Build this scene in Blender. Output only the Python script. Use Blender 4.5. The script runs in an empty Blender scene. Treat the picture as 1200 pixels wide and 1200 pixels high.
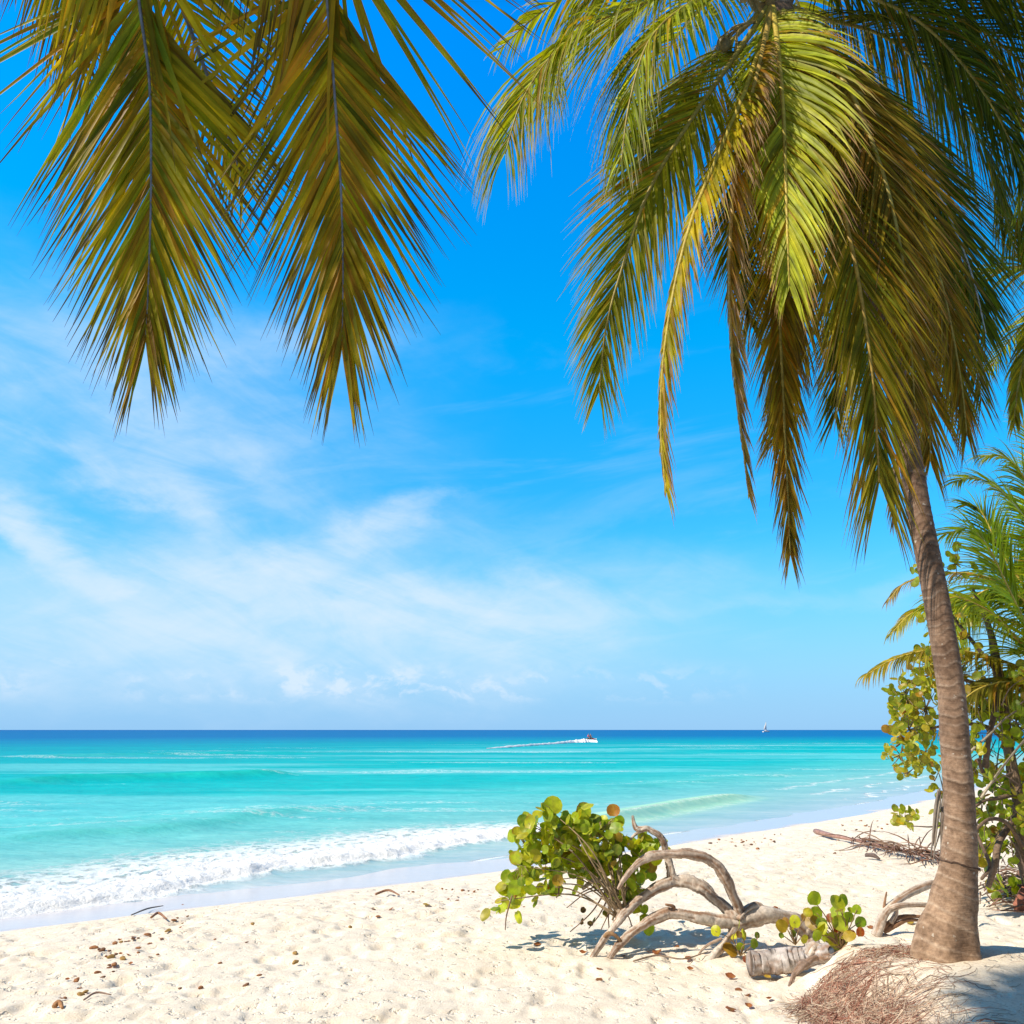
import bpy, math, random
import numpy as np
from mathutils import Vector, Matrix, Quaternion
R = math.radians
random.seed(7); rng = np.random.default_rng(7)
scene = bpy.context.scene
col = scene.collection

# ------------------------------------------------------------------ camera
PITCH = R(13.8); F = 1039.2; CAM = Vector((0, 0, 2.8))
cam_d = bpy.data.cameras.new('camera'); cam = bpy.data.objects.new('camera', cam_d); col.objects.link(cam)
cam.location = CAM; cam.rotation_euler = (R(90) + PITCH, 0, R(0.0))
cam_d.sensor_width = 36; cam_d.lens = 36 * F / 1200; cam_d.clip_end = 60000; cam_d.clip_start = 0.1
scene.camera = cam
def ray(px, py):
    u = (px - 600) / F; v = (600 - py) / F
    return Vector((u, math.cos(PITCH) - v * math.sin(PITCH), math.sin(PITCH) + v * math.cos(PITCH)))
def at(px, py, y):
    d = ray(px, py); return CAM + d * (y / d.y)
def atz(px, py, z=0.0):
    d = ray(px, py); return CAM + d * ((z - CAM.z) / d.z)

# ------------------------------------------------------------------ noise
def _h(ix, iy, s):
    n = (ix.astype(np.int64) * 374761393 + iy.astype(np.int64) * 668265263 + s * 974711) & 0xffffffff
    n = ((n ^ (n >> 13)) * 1274126177) & 0xffffffff
    return ((n ^ (n >> 16)) & 0xffff) / 65535.0
def vn(x, y, s=0):
    x = np.asarray(x, float); y = np.asarray(y, float)
    ix = np.floor(x); iy = np.floor(y); fx = x - ix; fy = y - iy
    fx = fx * fx * (3 - 2 * fx); fy = fy * fy * (3 - 2 * fy)
    a = _h(ix, iy, s); b = _h(ix + 1, iy, s); c = _h(ix, iy + 1, s); d = _h(ix + 1, iy + 1, s)
    return (a * (1 - fx) + b * fx) * (1 - fy) + (c * (1 - fx) + d * fx) * fy
def fbm(x, y, s=0, o=4):
    t = 0; a = .5; n = 0
    x = np.asarray(x, float); y = np.asarray(y, float)
    for k in range(o):
        t = t + a * vn(x, y, s + k); n += a; a *= .5
        x, y = x * 1.9 + y * .6 + 3.7, y * 1.9 - x * .6 + 1.3
    return t / n
def ss(a, b, x):
    t = np.clip((np.asarray(x, float) - a) / (b - a), 0, 1); return t * t * (3 - 2 * t)
def polydist(x, y, P):
    """distance, side (+ to the left of the polyline's direction) and position along the line"""
    best = np.full(np.shape(x), 1e12); side = np.zeros(np.shape(x)); al = np.zeros(np.shape(x)); acc = 0
    for (ax, ay), (bx, by) in zip(P[:-1], P[1:]):
        dx, dy = bx - ax, by - ay; L2 = dx * dx + dy * dy
        t = np.clip(((x - ax) * dx + (y - ay) * dy) / L2, 0, 1)
        qx = x - ax - t * dx; qy = y - ay - t * dy
        d = qx * qx + qy * qy; m = d < best
        best = np.where(m, d, best); side = np.where(m, np.sign(dx * (y - ay) - dy * (x - ax)), side)
        al = np.where(m, acc + t * math.sqrt(L2), al); acc += math.sqrt(L2)
    return np.sqrt(best), side, al
def pxl(pts, z=0.0):
    return [tuple(atz(a, b, z)[:2]) for a, b in pts]
def smooth(P, n=3):
    for _ in range(n):
        Q = [P[0]]
        for a, b in zip(P[:-1], P[1:]):
            Q += [(.75 * a[0] + .25 * b[0], .75 * a[1] + .25 * b[1]), (.25 * a[0] + .75 * b[0], .25 * a[1] + .75 * b[1])]
        P = Q + [P[-1]]
    return P
# upper edge of the wet sand, seen from left to right
SH = pxl([(0, 1093), (190, 1069), (400, 1046), (600, 1020), (800, 989), (900, 973), (1000, 957), (1100, 936), (1180, 915)], .1)
d0 = Vector((SH[0][0] - SH[1][0], SH[0][1] - SH[1][1])).normalized(); d1 = Vector((SH[-1][0] - SH[-2][0], SH[-1][1] - SH[-2][1])).normalized()
SH = [(SH[0][0] + d0.x * 900, SH[0][1] + d0.y * 900)] + SH + [(SH[-1][0] + d1.x * 60, SH[-1][1] + d1.y * 60 ), (SH[-1][0] + 700, SH[-1][1] + 150), (9000, 1400)]
SHs = [SH[0]] + smooth(SH[1:-2], 2) + SH[-2:]
def inland(x, y):
    d, s, a = polydist(x, y, SHs); return -d * s
PALM = (3.42, 7.0)
def ground_z(x, y, fine=True):
    x = np.asarray(x, float); y = np.asarray(y, float)
    sd = inland(x, y)
    w = (fbm(x * .5, y * .5, 5, 3) - .5)
    z = np.where(sd > 0, .10 + .78 * (1 - np.exp(-np.maximum(sd, 0) / 3.6)) - .0, .10 + .05 * sd + .5 * w * ss(0, -3, sd) * ss(-12, -3, sd) * .12)
    z = np.maximum(z, -3.5)
    z = z + .10 * w * ss(.5, 4, sd)
    # raised root mound round the palm, with a steep left edge
    ex = x - (2.28 + .10 * np.sin(y * 2.3) + .28 * (fbm(x * 1.5, y * 1.5, 9, 2) - .5) + .9 * ss(7.6, 8.6, y) + .35 * ss(7.2, 6.0, y) * 0)
    m = ss(-.10, .55, ex) * ss(9.2, 7.3, y + .25 * (x - 3.4))
    z = z + m * (.30 + .10 * np.exp(-((x - PALM[0]) ** 2 + (y - PALM[1]) ** 2) / .8))
    if fine:
        dry = ss(.3, 2.5, sd)
        n1 = fbm(x / .32, y / .32, 20, 3) - .5
        n2 = vn(x / .13, y / .13, 31); n3 = vn(x / .21 + 5, y / .21, 37); n4 = vn(x / .07, y / .07, 41)
        fade = 1 - .65 * m
        amp = .55 + .9 * fbm(x * .35, y * .35, 50, 2)
        z = z + dry * fade * amp * (.030 * n1 - .022 * ss(.60, .86, n2) - .034 * ss(.64, .88, n3) - .006 * n4)
    return z
def gz(x, y): return float(ground_z(np.array([x]), np.array([y]), False)[0])
def gnd(px, py):
    """point of the ground seen at a place of the view"""
    d = ray(px, py); ts = np.linspace(3, 60, 1200) / d.y
    xs = CAM.x + d.x * ts; ys = CAM.y + d.y * ts; zs = CAM.z + d.z * ts
    g = ground_z(xs, ys, False); k = np.argmax(zs < g)
    return Vector((xs[k], ys[k], g[k]))

# ------------------------------------------------------------------ mesh helpers
class MB:
    def __init__(s): s.v = []; s.f = []; s.c = []
    def add(s, vs, fs, c):
        o = len(s.v); s.v += [tuple(v) for v in vs]; s.f += [tuple(i + o for i in f) for f in fs]
        if len(vs) and isinstance(c, list) and len(c) == len(vs): s.c += [tuple(k) for k in c]
        else: s.c += [tuple(c)] * len(vs)
    def build(s, name, mat, parent=None, smoothf=True):
        me = bpy.data.meshes.new(name); me.from_pydata(s.v, [], s.f)
        a = me.color_attributes.new('Col', 'FLOAT_COLOR', 'POINT')
        arr = np.ones((len(s.v), 4), 'f'); arr[:, :3] = np.array(s.c, 'f')[:, :3]; a.data.foreach_set('color', arr.ravel())
        if smoothf: me.polygons.foreach_set('use_smooth', [True] * len(me.polygons))
        me.materials.append(mat); me.update()
        o = bpy.data.objects.new(name, me); col.objects.link(o)
        if parent is not None:
            o.parent = parent; o.matrix_parent_inverse = Matrix.Translation(-parent.location)
        return o
def tag(o, label=None, cat=None, group=None, kind=None):
    if label: o['label'] = label
    if cat: o['category'] = cat
    if group: o['group'] = group
    if kind: o['kind'] = kind
    return o
def empty(name, loc, label=None, cat=None, group=None):
    o = bpy.data.objects.new(name, None); col.objects.link(o); o.location = loc; o.empty_display_size = .2
    return tag(o, label, cat, group)
def catmull(P, n=8):
    P = [Vector(p) for p in P]; Q = [P[0] * 2 - P[1]] + P + [P[-1] * 2 - P[-2]]; out = []
    for i in range(1, len(Q) - 2):
        for k in range(n):
            t = k / n; a, b, c, d = Q[i - 1:i + 3]
            out.append(.5 * ((2 * b) + (c - a) * t + (2 * a - 5 * b + 4 * c - d) * t * t + (3 * b - a - 3 * c + d) * t ** 3))
    return out + [P[-1]]
def lerp(a, b, t): return a + (b - a) * t
def mixc(a, b, t):
    t = max(0, min(1, t)); return tuple(a[i] + (b[i] - a[i]) * t for i in range(3))
def tube(mb, P, rad, seg=10, c=(.5, .5, .5), gnarl=0, cap=True, rnd=None):
    """rad: list of radii at the ends of equal parts of the path"""
    n = len(P); vs = []; fs = []; cs = []
    X = (P[1] - P[0]).orthogonal().normalized(); sd = random.random() * 50
    stk = [random.random() for _ in range(seg)]
    for i, p in enumerate(P):
        T = (P[min(i + 1, n - 1)] - P[max(i - 1, 0)]).normalized()
        X = (X - T * X.dot(T)).normalized(); Y = T.cross(X)
        u = i / (n - 1) * (len(rad) - 1); k = min(int(u), len(rad) - 2); r = lerp(rad[k], rad[k + 1], u - k)
        if rnd: stk = [min(1, max(0, v + random.gauss(0, .12))) if random.random() > .04 else random.random() for v in stk]
        for j in range(seg):
            a = 2 * math.pi * j / seg
            g = 1
            if gnarl: g = 1 + gnarl * (math.sin(3 * a + i * .09 + sd) * .45 + math.sin(2 * a - i * .13 + sd) * .45 - .9 * (stk[j] > .75) + random.uniform(-.12, .12) + .7 * math.sin(i * .22 + sd) + .4 * math.sin(i * .51 + 2 * sd + a))
            vs.append(p + (X * math.cos(a) + Y * math.sin(a)) * r * g)
            if rnd: cs.append(mixc(c, rnd, (stk[j] - .35) * 1.5))
            else: cs.append(c)
    for i in range(n - 1):
        for j in range(seg):
            a = i * seg + j; b = i * seg + (j + 1) % seg; fs.append((a, b, b + seg, a + seg))
    if cap: fs.append(tuple(range(seg - 1, -1, -1))); fs.append(tuple((n - 1) * seg + j for j in range(seg)))
    mb.add(vs, fs, cs)

# ------------------------------------------------------------------ materials
def newmat(name):
    m = bpy.data.materials.new(name); m.use_nodes = True; nt = m.node_tree; nt.nodes.clear()
    out = nt.nodes.new('ShaderNodeOutputMaterial'); return m, nt, out
def N(nt, t, **k):
    n = nt.nodes.new(t)
    for a, b in k.items():
        if a in n.inputs.keys() if isinstance(a, str) else False: n.inputs[a].default_value = b
        else: setattr(n, a, b)
    return n
def noise(nt, vec, scale, detail=4, rough=.55):
    n = nt.nodes.new('ShaderNodeTexNoise'); n.inputs['Scale'].default_value = scale; n.inputs['Detail'].default_value = detail; n.inputs['Roughness'].default_value = rough
    if vec is not None: nt.links.new(vec, n.inputs['Vector'])
    return n
def ramp(nt, fac, stops):
    r = nt.nodes.new('ShaderNodeValToRGB'); e = r.color_ramp.elements
    while len(e) < len(stops): e.new(.5)
    for k, (p, c) in enumerate(stops):
        e[k].position = p; e[k].color = (*c, 1) if len(c) == 3 else c
    nt.links.new(fac, r.inputs['Fac']); return r
def mixrgb(nt, fac, a, b, mode='MIX'):
    m = nt.nodes.new('ShaderNodeMix'); m.data_type = 'RGBA'; m.blend_type = mode
    for sock, v in ((m.inputs['Factor'], fac), (m.inputs['A'], a), (m.inputs['B'], b)):
        pass
    f = m.inputs[0]; A = m.inputs[6]; B = m.inputs[7]
    for s_, v in ((f, fac), (A, a), (B, b)):
        if isinstance(v, bpy.types.NodeSocket): nt.links.new(v, s_)
        elif isinstance(v, (int, float)): s_.default_value = v
        else: s_.default_value = (*v, 1)
    return m.outputs[2]
def mathn(nt, op, a, b=None, c=None, clamp=False):
    m = nt.nodes.new('ShaderNodeMath'); m.operation = op; m.use_clamp = clamp
    for i, v in enumerate((a, b, c)):
        if v is None: continue
        if isinstance(v, bpy.types.NodeSocket): nt.links.new(v, m.inputs[i])
        else: m.inputs[i].default_value = v
    return m.outputs[0]
def bump(nt, h, strength, dist):
    b = nt.nodes.new('ShaderNodeBump'); b.inputs['Strength'].default_value = strength; b.inputs['Distance'].default_value = dist
    nt.links.new(h, b.inputs['Height']); return b.outputs[0]
def prin(nt, color, rough=.5, spec=.5, normal=None):
    p = nt.nodes.new('ShaderNodeBsdfPrincipled')
    for s_, v in ((p.inputs['Base Color'], color), (p.inputs['Roughness'], rough), (p.inputs['Specular IOR Level'], spec)):
        if isinstance(v, bpy.types.NodeSocket): nt.links.new(v, s_)
        elif isinstance(v, (int, float)): s_.default_value = v
        else: s_.default_value = (*v, 1)
    if normal is not None: nt.links.new(normal, p.inputs['Normal'])
    return p

def leaf_mat(name, transl=.4, rough=.35, spec=.5, nscale=9, tmul=(1.25, 1.2, .5)):
    m, nt, out = newmat(name)
    at_ = N(nt, 'ShaderNodeAttribute', attribute_name='Col'); tc = nt.nodes.new('ShaderNodeTexCoord')
    n = noise(nt, tc.outputs['Object'], nscale, 4); r = ramp(nt, n.outputs['Fac'], [(.3, (.62, .62, .62)), (.7, (1.25, 1.22, 1.15))])
    c = mixrgb(nt, 1.0, at_.outputs['Color'], r.outputs['Color'], 'MULTIPLY')
    p = prin(nt, c, rough, spec)
    t = nt.nodes.new('ShaderNodeBsdfTranslucent'); nt.links.new(mixrgb(nt, 1.0, c, tmul, 'MULTIPLY'), t.inputs['Color'])
    mx = nt.nodes.new('ShaderNodeMixShader'); mx.inputs[0].default_value = transl
    nt.links.new(p.outputs[0], mx.inputs[1]); nt.links.new(t.outputs[0], mx.inputs[2]); nt.links.new(mx.outputs[0], out.inputs[0])
    return m
def wood_mat(name, nscale=30, bstr=.6, bd=.01, rough=.85, stretch=(1, 1, 1), lo=.6, hi=1.25):
    m, nt, out = newmat(name)
    at_ = N(nt, 'ShaderNodeAttribute', attribute_name='Col'); tc = nt.nodes.new('ShaderNodeTexCoord')
    mp = nt.nodes.new('ShaderNodeMapping'); mp.inputs['Scale'].default_value = stretch; nt.links.new(tc.outputs['Object'], mp.inputs[0])
    n = noise(nt, mp.outputs[0], nscale, 6, .65); n2 = noise(nt, mp.outputs[0], nscale * .2, 3)
    r = ramp(nt, n.outputs['Fac'], [(.3, (lo,) * 3), (.7, (hi,) * 3)])
    r2 = ramp(nt, n2.outputs['Fac'], [(.35, (.75, .72, .7)), (.65, (1.1, 1.1, 1.1))])
    c = mixrgb(nt, 1.0, mixrgb(nt, 1.0, at_.outputs['Color'], r.outputs['Color'], 'MULTIPLY'), r2.outputs['Color'], 'MULTIPLY')
    p = prin(nt, c, rough, .25, bump(nt, n.outputs['Fac'], bstr, bd)); nt.links.new(p.outputs[0], out.inputs[0])
    return m
M_FROND = leaf_mat('palm_leaf', .50, .5, .2, 5, (1.35, 1.15, .3))
M_DRY = leaf_mat('dry_leaf', .3, .7, .2, 8, (1.1, 1.0, .8))
M_GRAPE = leaf_mat('sea_grape_leaf', .46, .4, .45, 14, (1.3, 1.2, .4))
M_RACHIS = wood_mat('frond_stalk', 40, .2, .003, .5)
M_WOOD = wood_mat('bleached_wood', 26, .8, .012, .85)
M_TWIG = wood_mat('twig_bark', 40, .5, .004, .85)
M_FIBRE = wood_mat('root_fibre', 60, .3, .003, .9)
M_PAINT = wood_mat('boat_paint', 3, .02, .001, .35, lo=.95, hi=1.03)
# trunk bark with leaf-scar rings
def trunk_mat():
    m, nt, out = newmat('palm_bark')
    tc = nt.nodes.new('ShaderNodeTexCoord'); at_ = N(nt, 'ShaderNodeAttribute', attribute_name='Col')
    n = noise(nt, tc.outputs['Object'], 22, 6, .7)
    mp = nt.nodes.new('ShaderNodeMapping'); mp.inputs['Scale'].default_value = (.25, .25, 1.6); nt.links.new(tc.outputs['Object'], mp.inputs[0])
    nv = noise(nt, mp.outputs[0], 60, 4, .6)
    n3 = noise(nt, tc.outputs['Object'], 5, 3, .6)
    r = ramp(nt, n.outputs['Fac'], [(.32, (.55, .52, .5)), (.66, (1.2, 1.2, 1.2))])
    r3 = ramp(nt, n3.outputs['Fac'], [(.35, (.72, .68, .66)), (.65, (1.15, 1.13, 1.1))])
    c = mixrgb(nt, 1.0, mixrgb(nt, 1.0, at_.outputs['Color'], r.outputs['Color'], 'MULTIPLY'), r3.outputs['Color'], 'MULTIPLY')
    lich = noise(nt, tc.outputs['Object'], 17, 2, .5); lr = ramp(nt, lich.outputs['Fac'], [(.69, (0, 0, 0)), (.73, (1, 1, 1))])
    c = mixrgb(nt, mathn(nt, 'MULTIPLY', lr.outputs['Color'], .55), c, (.62, .56, .46))
    h = mathn(nt, 'ADD', mathn(nt, 'MULTIPLY', n.outputs['Fac'], .7), mathn(nt, 'MULTIPLY', nv.outputs['Fac'], .6))
    p = prin(nt, c, .85, .2, bump(nt, h, .7, .012)); nt.links.new(p.outputs[0], out.inputs[0]); return m
M_TRUNK = trunk_mat()

def sand_mat():
    m, nt, out = newmat('sand'); tc = nt.nodes.new('ShaderNodeTexCoord'); o = tc.outputs['Object']
    wet = N(nt, 'ShaderNodeAttribute', attribute_name='wet').outputs['Fac']; mound = N(nt, 'ShaderNodeAttribute', attribute_name='mound').outputs['Fac']
    n1 = noise(nt, o, .8, 5, .6); n2 = noise(nt, o, 60, 5, .7); n3 = noise(nt, o, 6, 5, .65); n4 = noise(nt, o, 300, 2, .6)
    base = ramp(nt, n1.outputs['Fac'], [(.3, (.84, .73, .58)), (.7, (.89, .79, .65))]).outputs['Color']
    g = ramp(nt, n2.outputs['Fac'], [(.28, (.70, .66, .62)), (.45, (.97, .97, .97)), (.75, (1.05, 1.05, 1.05))]).outputs['Color']
    g2 = ramp(nt, n3.outputs['Fac'], [(.3, (.88, .87, .86)), (.65, (1.03, 1.03, 1.03))]).outputs['Color']
    dry = mixrgb(nt, 1.0, mixrgb(nt, 1.0, base, g, 'MULTIPLY'), g2, 'MULTIPLY')
    # specks of dark litter in the sand
    sp = nt.nodes.new('ShaderNodeTexVoronoi'); sp.inputs['Scale'].default_value = 9; nt.links.new(o, sp.inputs['Vector'])
    spm = noise(nt, o, .9, 3, .6)
    spf = mathn(nt, 'MULTIPLY', mathn(nt, 'LESS_THAN', sp.outputs['Distance'], .07), mathn(nt, 'GREATER_THAN', spm.outputs['Fac'], .52))
    dry = mixrgb(nt, mathn(nt, 'MULTIPLY', spf, .5), dry, (.30, .19, .11))
    mc = ramp(nt, n2.outputs['Fac'], [(.25, (.30, .22, .15)), (.5, (.70, .60, .45)), (.75, (.80, .70, .54))]).outputs['Color']
    dry = mixrgb(nt, mathn(nt, 'MULTIPLY', mound, .75), dry, mc)
    ro = N(nt, 'ShaderNodeAttribute', attribute_name='rooty').outputs['Fac']
    dry = mixrgb(nt, mathn(nt, 'MULTIPLY', ro, .8), dry, ramp(nt, n2.outputs['Fac'], [(.3, (.20, .085, .055)), (.55, (.50, .30, .20)), (.75, (.62, .45, .32))]).outputs['Color'])
    wetc = mixrgb(nt, n3.outputs['Fac'], (.56, .53, .55), (.64, .61, .63))
    c = mixrgb(nt, wet, dry, wetc)
    rough = mathn(nt, 'SUBTRACT', .92, mathn(nt, 'MULTIPLY', wet, .72))
    h = mathn(nt, 'ADD', mathn(nt, 'MULTIPLY', n2.outputs['Fac'], 1.0), mathn(nt, 'ADD', mathn(nt, 'MULTIPLY', n3.outputs['Fac'], 1.5), mathn(nt, 'MULTIPLY', n4.outputs['Fac'], .3)))
    pn = noise(nt, o, 10.5, 3, .5); pit = ramp(nt, pn.outputs['Fac'], [(.30, (0, 0, 0)), (.40, (1, 1, 1))]).outputs['Color']
    pn2 = noise(nt, o, 3.6, 4, .6); pm = noise(nt, o, .5, 2, .5); pmf = ramp(nt, pm.outputs['Fac'], [(.35, (.35,) * 3), (.6, (1, 1, 1))]).outputs['Color']
    h = mathn(nt, 'ADD', h, mathn(nt, 'MULTIPLY', mathn(nt, 'ADD', mathn(nt, 'MULTIPLY', pit, 4.0), mathn(nt, 'MULTIPLY', pn2.outputs['Fac'], 3.0)), pmf))
    h = mathn(nt, 'MULTIPLY', h, mathn(nt, 'SUBTRACT', 1.0, mathn(nt, 'MULTIPLY', wet, .97)))
    p = prin(nt, c, rough, mathn(nt, 'ADD', .12, mathn(nt, 'MULTIPLY', wet, .75)), bump(nt, h, .55, .02)); nt.links.new(p.outputs[0], out.inputs[0]); return m
def sea_mat():
    m, nt, out = newmat('sea_water'); tc = nt.nodes.new('ShaderNodeTexCoord'); o = tc.outputs['Object']
    c = N(nt, 'ShaderNodeAttribute', attribute_name='Col').outputs['Color']; fo = N(nt, 'ShaderNodeAttribute', attribute_name='foam').outputs['Fac']
    mp = nt.nodes.new('ShaderNodeMapping'); mp.inputs['Rotation'].default_value = (0, 0, R(20)); mp.inputs['Scale'].default_value = (.45, 1, 1); nt.links.new(o, mp.inputs[0])
    w1 = noise(nt, mp.outputs[0], .55, 5, .6); w2 = noise(nt, mp.outputs[0], 3.2, 4, .6); w3 = noise(nt, mp.outputs[0], .05, 3, .6)
    f1 = noise(nt, o, 1.5, 8, .72); f2 = noise(nt, o, 7.5, 6, .7)
    vo = nt.nodes.new('ShaderNodeTexVoronoi'); vo.feature = 'DISTANCE_TO_EDGE'; vo.inputs['Scale'].default_value = 2.4
    wv = nt.nodes.new('ShaderNodeVectorMath'); wv.operation = 'ADD'; nt.links.new(o, wv.inputs[0])
    sc = nt.nodes.new('ShaderNodeVectorMath'); sc.operation = 'SCALE'; sc.inputs['Scale'].default_value = .8; nt.links.new(f1.outputs['Color'], sc.inputs[0]); nt.links.new(sc.outputs[0], wv.inputs[1]); nt.links.new(wv.outputs[0], vo.inputs['Vector'])
    lace = mathn(nt, 'SUBTRACT', 1.0, mathn(nt, 'MULTIPLY', vo.outputs['Distance'], 2.6), clamp=True)
    nn = mathn(nt, 'ADD', mathn(nt, 'MULTIPLY', f1.outputs['Fac'], .55), mathn(nt, 'ADD', mathn(nt, 'MULTIPLY', f2.outputs['Fac'], .25), mathn(nt, 'MULTIPLY', lace, .22)))
    th = mathn(nt, 'SUBTRACT', 1.0, fo)
    ff = nt.nodes.new('ShaderNodeMapRange'); ff.interpolation_type = 'SMOOTHSTEP'; nt.links.new(nn, ff.inputs['Value']); nt.links.new(mathn(nt, 'SUBTRACT', th, .10), ff.inputs['From Min']); nt.links.new(mathn(nt, 'ADD', th, .10), ff.inputs['From Max'])
    foam = mathn(nt, 'MULTIPLY', ff.outputs[0], mathn(nt, 'GREATER_THAN', fo, .02))
    thick = nt.nodes.new('ShaderNodeMapRange'); thick.interpolation_type = 'SMOOTHSTEP'; nt.links.new(fo, thick.inputs['Value']); thick.inputs['From Min'].default_value = .42; thick.inputs['From Max'].default_value = .72; thick.inputs['To Min'].default_value = .38
    foam = mathn(nt, 'MULTIPLY', foam, thick.outputs[0])
    tint = ramp(nt, w1.outputs['Fac'], [(.32, (.74, .88, .91)), (.68, (1.14, 1.08, 1.06))]).outputs['Color']
    t2 = ramp(nt, w2.outputs['Fac'], [(.3, (.80, .93, .95)), (.7, (1.12, 1.05, 1.04))]).outputs['Color']
    t3 = ramp(nt, w3.outputs['Fac'], [(.3, (.85, .94, .97)), (.7, (1.1, 1.05, 1.02))]).outputs['Color']
    base = mixrgb(nt, 1.0, mixrgb(nt, 1.0, mixrgb(nt, 1.0, c, t2, 'MULTIPLY'), tint, 'MULTIPLY'), t3, 'MULTIPLY')
    cc = mixrgb(nt, foam, base, (.88, .90, .91))
    wet = N(nt, 'ShaderNodeAttribute', attribute_name='calm').outputs['Fac']
    h = mathn(nt, 'ADD', mathn(nt, 'MULTIPLY', w1.outputs['Fac'], 1.2), mathn(nt, 'MULTIPLY', w2.outputs['Fac'], .6))
    h = mathn(nt, 'MULTIPLY', h, mathn(nt, 'SUBTRACT', 1.0, mathn(nt, 'MULTIPLY', wet, .8)))
    h = mathn(nt, 'ADD', h, mathn(nt, 'MULTIPLY', mathn(nt, 'MULTIPLY', foam, foam), mathn(nt, 'ADD', mathn(nt, 'MULTIPLY', f2.outputs['Fac'], .55), mathn(nt, 'MULTIPLY', f1.outputs['Fac'], .5))))
    nb = bump(nt, h, .9, .16)
    df = nt.nodes.new('ShaderNodeBsdfDiffuse'); nt.links.new(cc, df.inputs['Color']); nt.links.new(nb, df.inputs['Normal'])
    gl = nt.nodes.new('ShaderNodeBsdfGlossy'); gl.inputs['Roughness'].default_value = .18; nt.links.new(nb, gl.inputs['Normal'])
    # wave slopes keep the reflectance of a rough sea low even near the horizon
    fr = nt.nodes.new('ShaderNodeFresnel'); fr.inputs['IOR'].default_value = 1.33; nt.links.new(nb, fr.inputs['Normal'])
    calm_r = mathn(nt, 'ADD', .10, mathn(nt, 'MULTIPLY', wet, .22))
    fa_ = mathn(nt, 'MINIMUM', mathn(nt, 'MULTIPLY', fr.outputs[0], .5), calm_r); fa_ = mathn(nt, 'MULTIPLY', fa_, mathn(nt, 'SUBTRACT', 1.0, mathn(nt, 'MULTIPLY', foam, .9)))
    p = nt.nodes.new('ShaderNodeMixShader'); nt.links.new(fa_, p.inputs[0]); nt.links.new(df.outputs[0], p.inputs[1]); nt.links.new(gl.outputs[0], p.inputs[2])
    nt.links.new(p.outputs[0], out.inputs[0]); return m

# ------------------------------------------------------------------ ground and sea sheets
def sheet(name, radii, angs, cx, cy, zf, mat, attrs):
    rr, aa = np.meshgrid(radii, angs, indexing='ij'); x = cx + rr * np.sin(aa); y = cy + rr * np.cos(aa)
    z, at_ = zf(x.ravel(), y.ravel())
    n, k = rr.shape; me = bpy.data.meshes.new(name)
    co = np.stack([x.ravel(), y.ravel(), z], 1).astype('f')
    i = np.arange(n * k).reshape(n, k); q = np.stack([i[:-1, :-1], i[:-1, 1:], i[1:, 1:], i[1:, :-1]], -1).reshape(-1, 4)[:, ::-1]
    me.vertices.add(len(co)); me.vertices.foreach_set('co', co.ravel())
    me.loops.add(q.size); me.loops.foreach_set('vertex_index', q.ravel().astype('i'))
    me.polygons.add(len(q)); me.polygons.foreach_set('loop_start', np.arange(0, q.size, 4, dtype='i')); me.polygons.foreach_set('loop_total', np.full(len(q), 4, 'i'))
    me.update(calc_edges=True); me.polygons.foreach_set('use_smooth', np.ones(len(q), bool))
    for nm, v in at_.items():
        if v.ndim == 2:
            a = me.color_attributes.new(nm, 'FLOAT_COLOR', 'POINT'); a.data.foreach_set('color', np.concatenate([v, np.ones((len(v), 1))], 1).astype('f').ravel())
        else:
            a = me.attributes.new(nm, 'FLOAT', 'POINT'); a.data.foreach_set('value', v.astype('f'))
    me.materials.append(mat); me.validate(); o = bpy.data.objects.new(name, me); col.objects.link(o); o['kind'] = 'structure'; return o
def gr(x, y):
    z = ground_z(x, y); sd = inland(x, y); w = fbm(x * .8, y * .8, 71, 3) - .5
    wet = ss(.45, -.25, sd + 1.1 * w)
    ex = x - 2.4; m = ss(-.1, .7, ex) * ss(9.4, 7.3, y + .25 * (x - 3.4))
    m = m * (.35 + .9 * fbm(x * 1.3, y * 1.3, 77, 3))
    rooty = ss(-.15, .1, x - 2.2) * ss(.62, .05, x - 2.3) * ss(7.6, 7.2, y) * (.3 + 1.2 * fbm(x * 2.2, y * 2.2, 81, 3))
    return z, {'wet': wet, 'mound': m, 'rooty': np.clip(rooty, 0, 1)}
rad_g = np.concatenate([np.geomspace(1.2, 6.5, 90, endpoint=False), np.geomspace(6.5, 45, 560, endpoint=False), np.geomspace(45, 6000, 60)])
ground = sheet('ground', rad_g, np.linspace(R(-65), R(65), 1000), 0, -2, gr, sand_mat(), None)

CREST = smooth(pxl([(-260, 1110), (-60, 1082), (60, 1066), (140, 1056), (240, 1036), (320, 1022), (400, 1012), (500, 998), (600, 983), (740, 958), (830, 941), (900, 932), (1000, 926)]), 2)
SW = [  # swells: pixels of the crest, height, width
    (pxl([(-80, 925), (60, 917), (180, 914), (280, 912), (360, 906)]), .42, 2.6),
    (pxl([(-100, 990), (0, 985), (90, 978), (200, 972), (300, 955), (420, 945)]), .20, 1.9),
    (pxl([(430, 905), (560, 902), (700, 900), (860, 905)]), .12, 2.2),
    (pxl([(-60, 890), (100, 886), (240, 884), (420, 883)]), .26, 3.5),
    (pxl([(560, 925), (680, 925), (800, 918), (960, 905)]), .10, 1.6)]
def win(al, L, f=.25): return ss(0, L * f, al) * ss(L, L * (1 - f), al)
def plen(P): return sum(math.dist(a, b) for a, b in zip(P[:-1], P[1:]))
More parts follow.
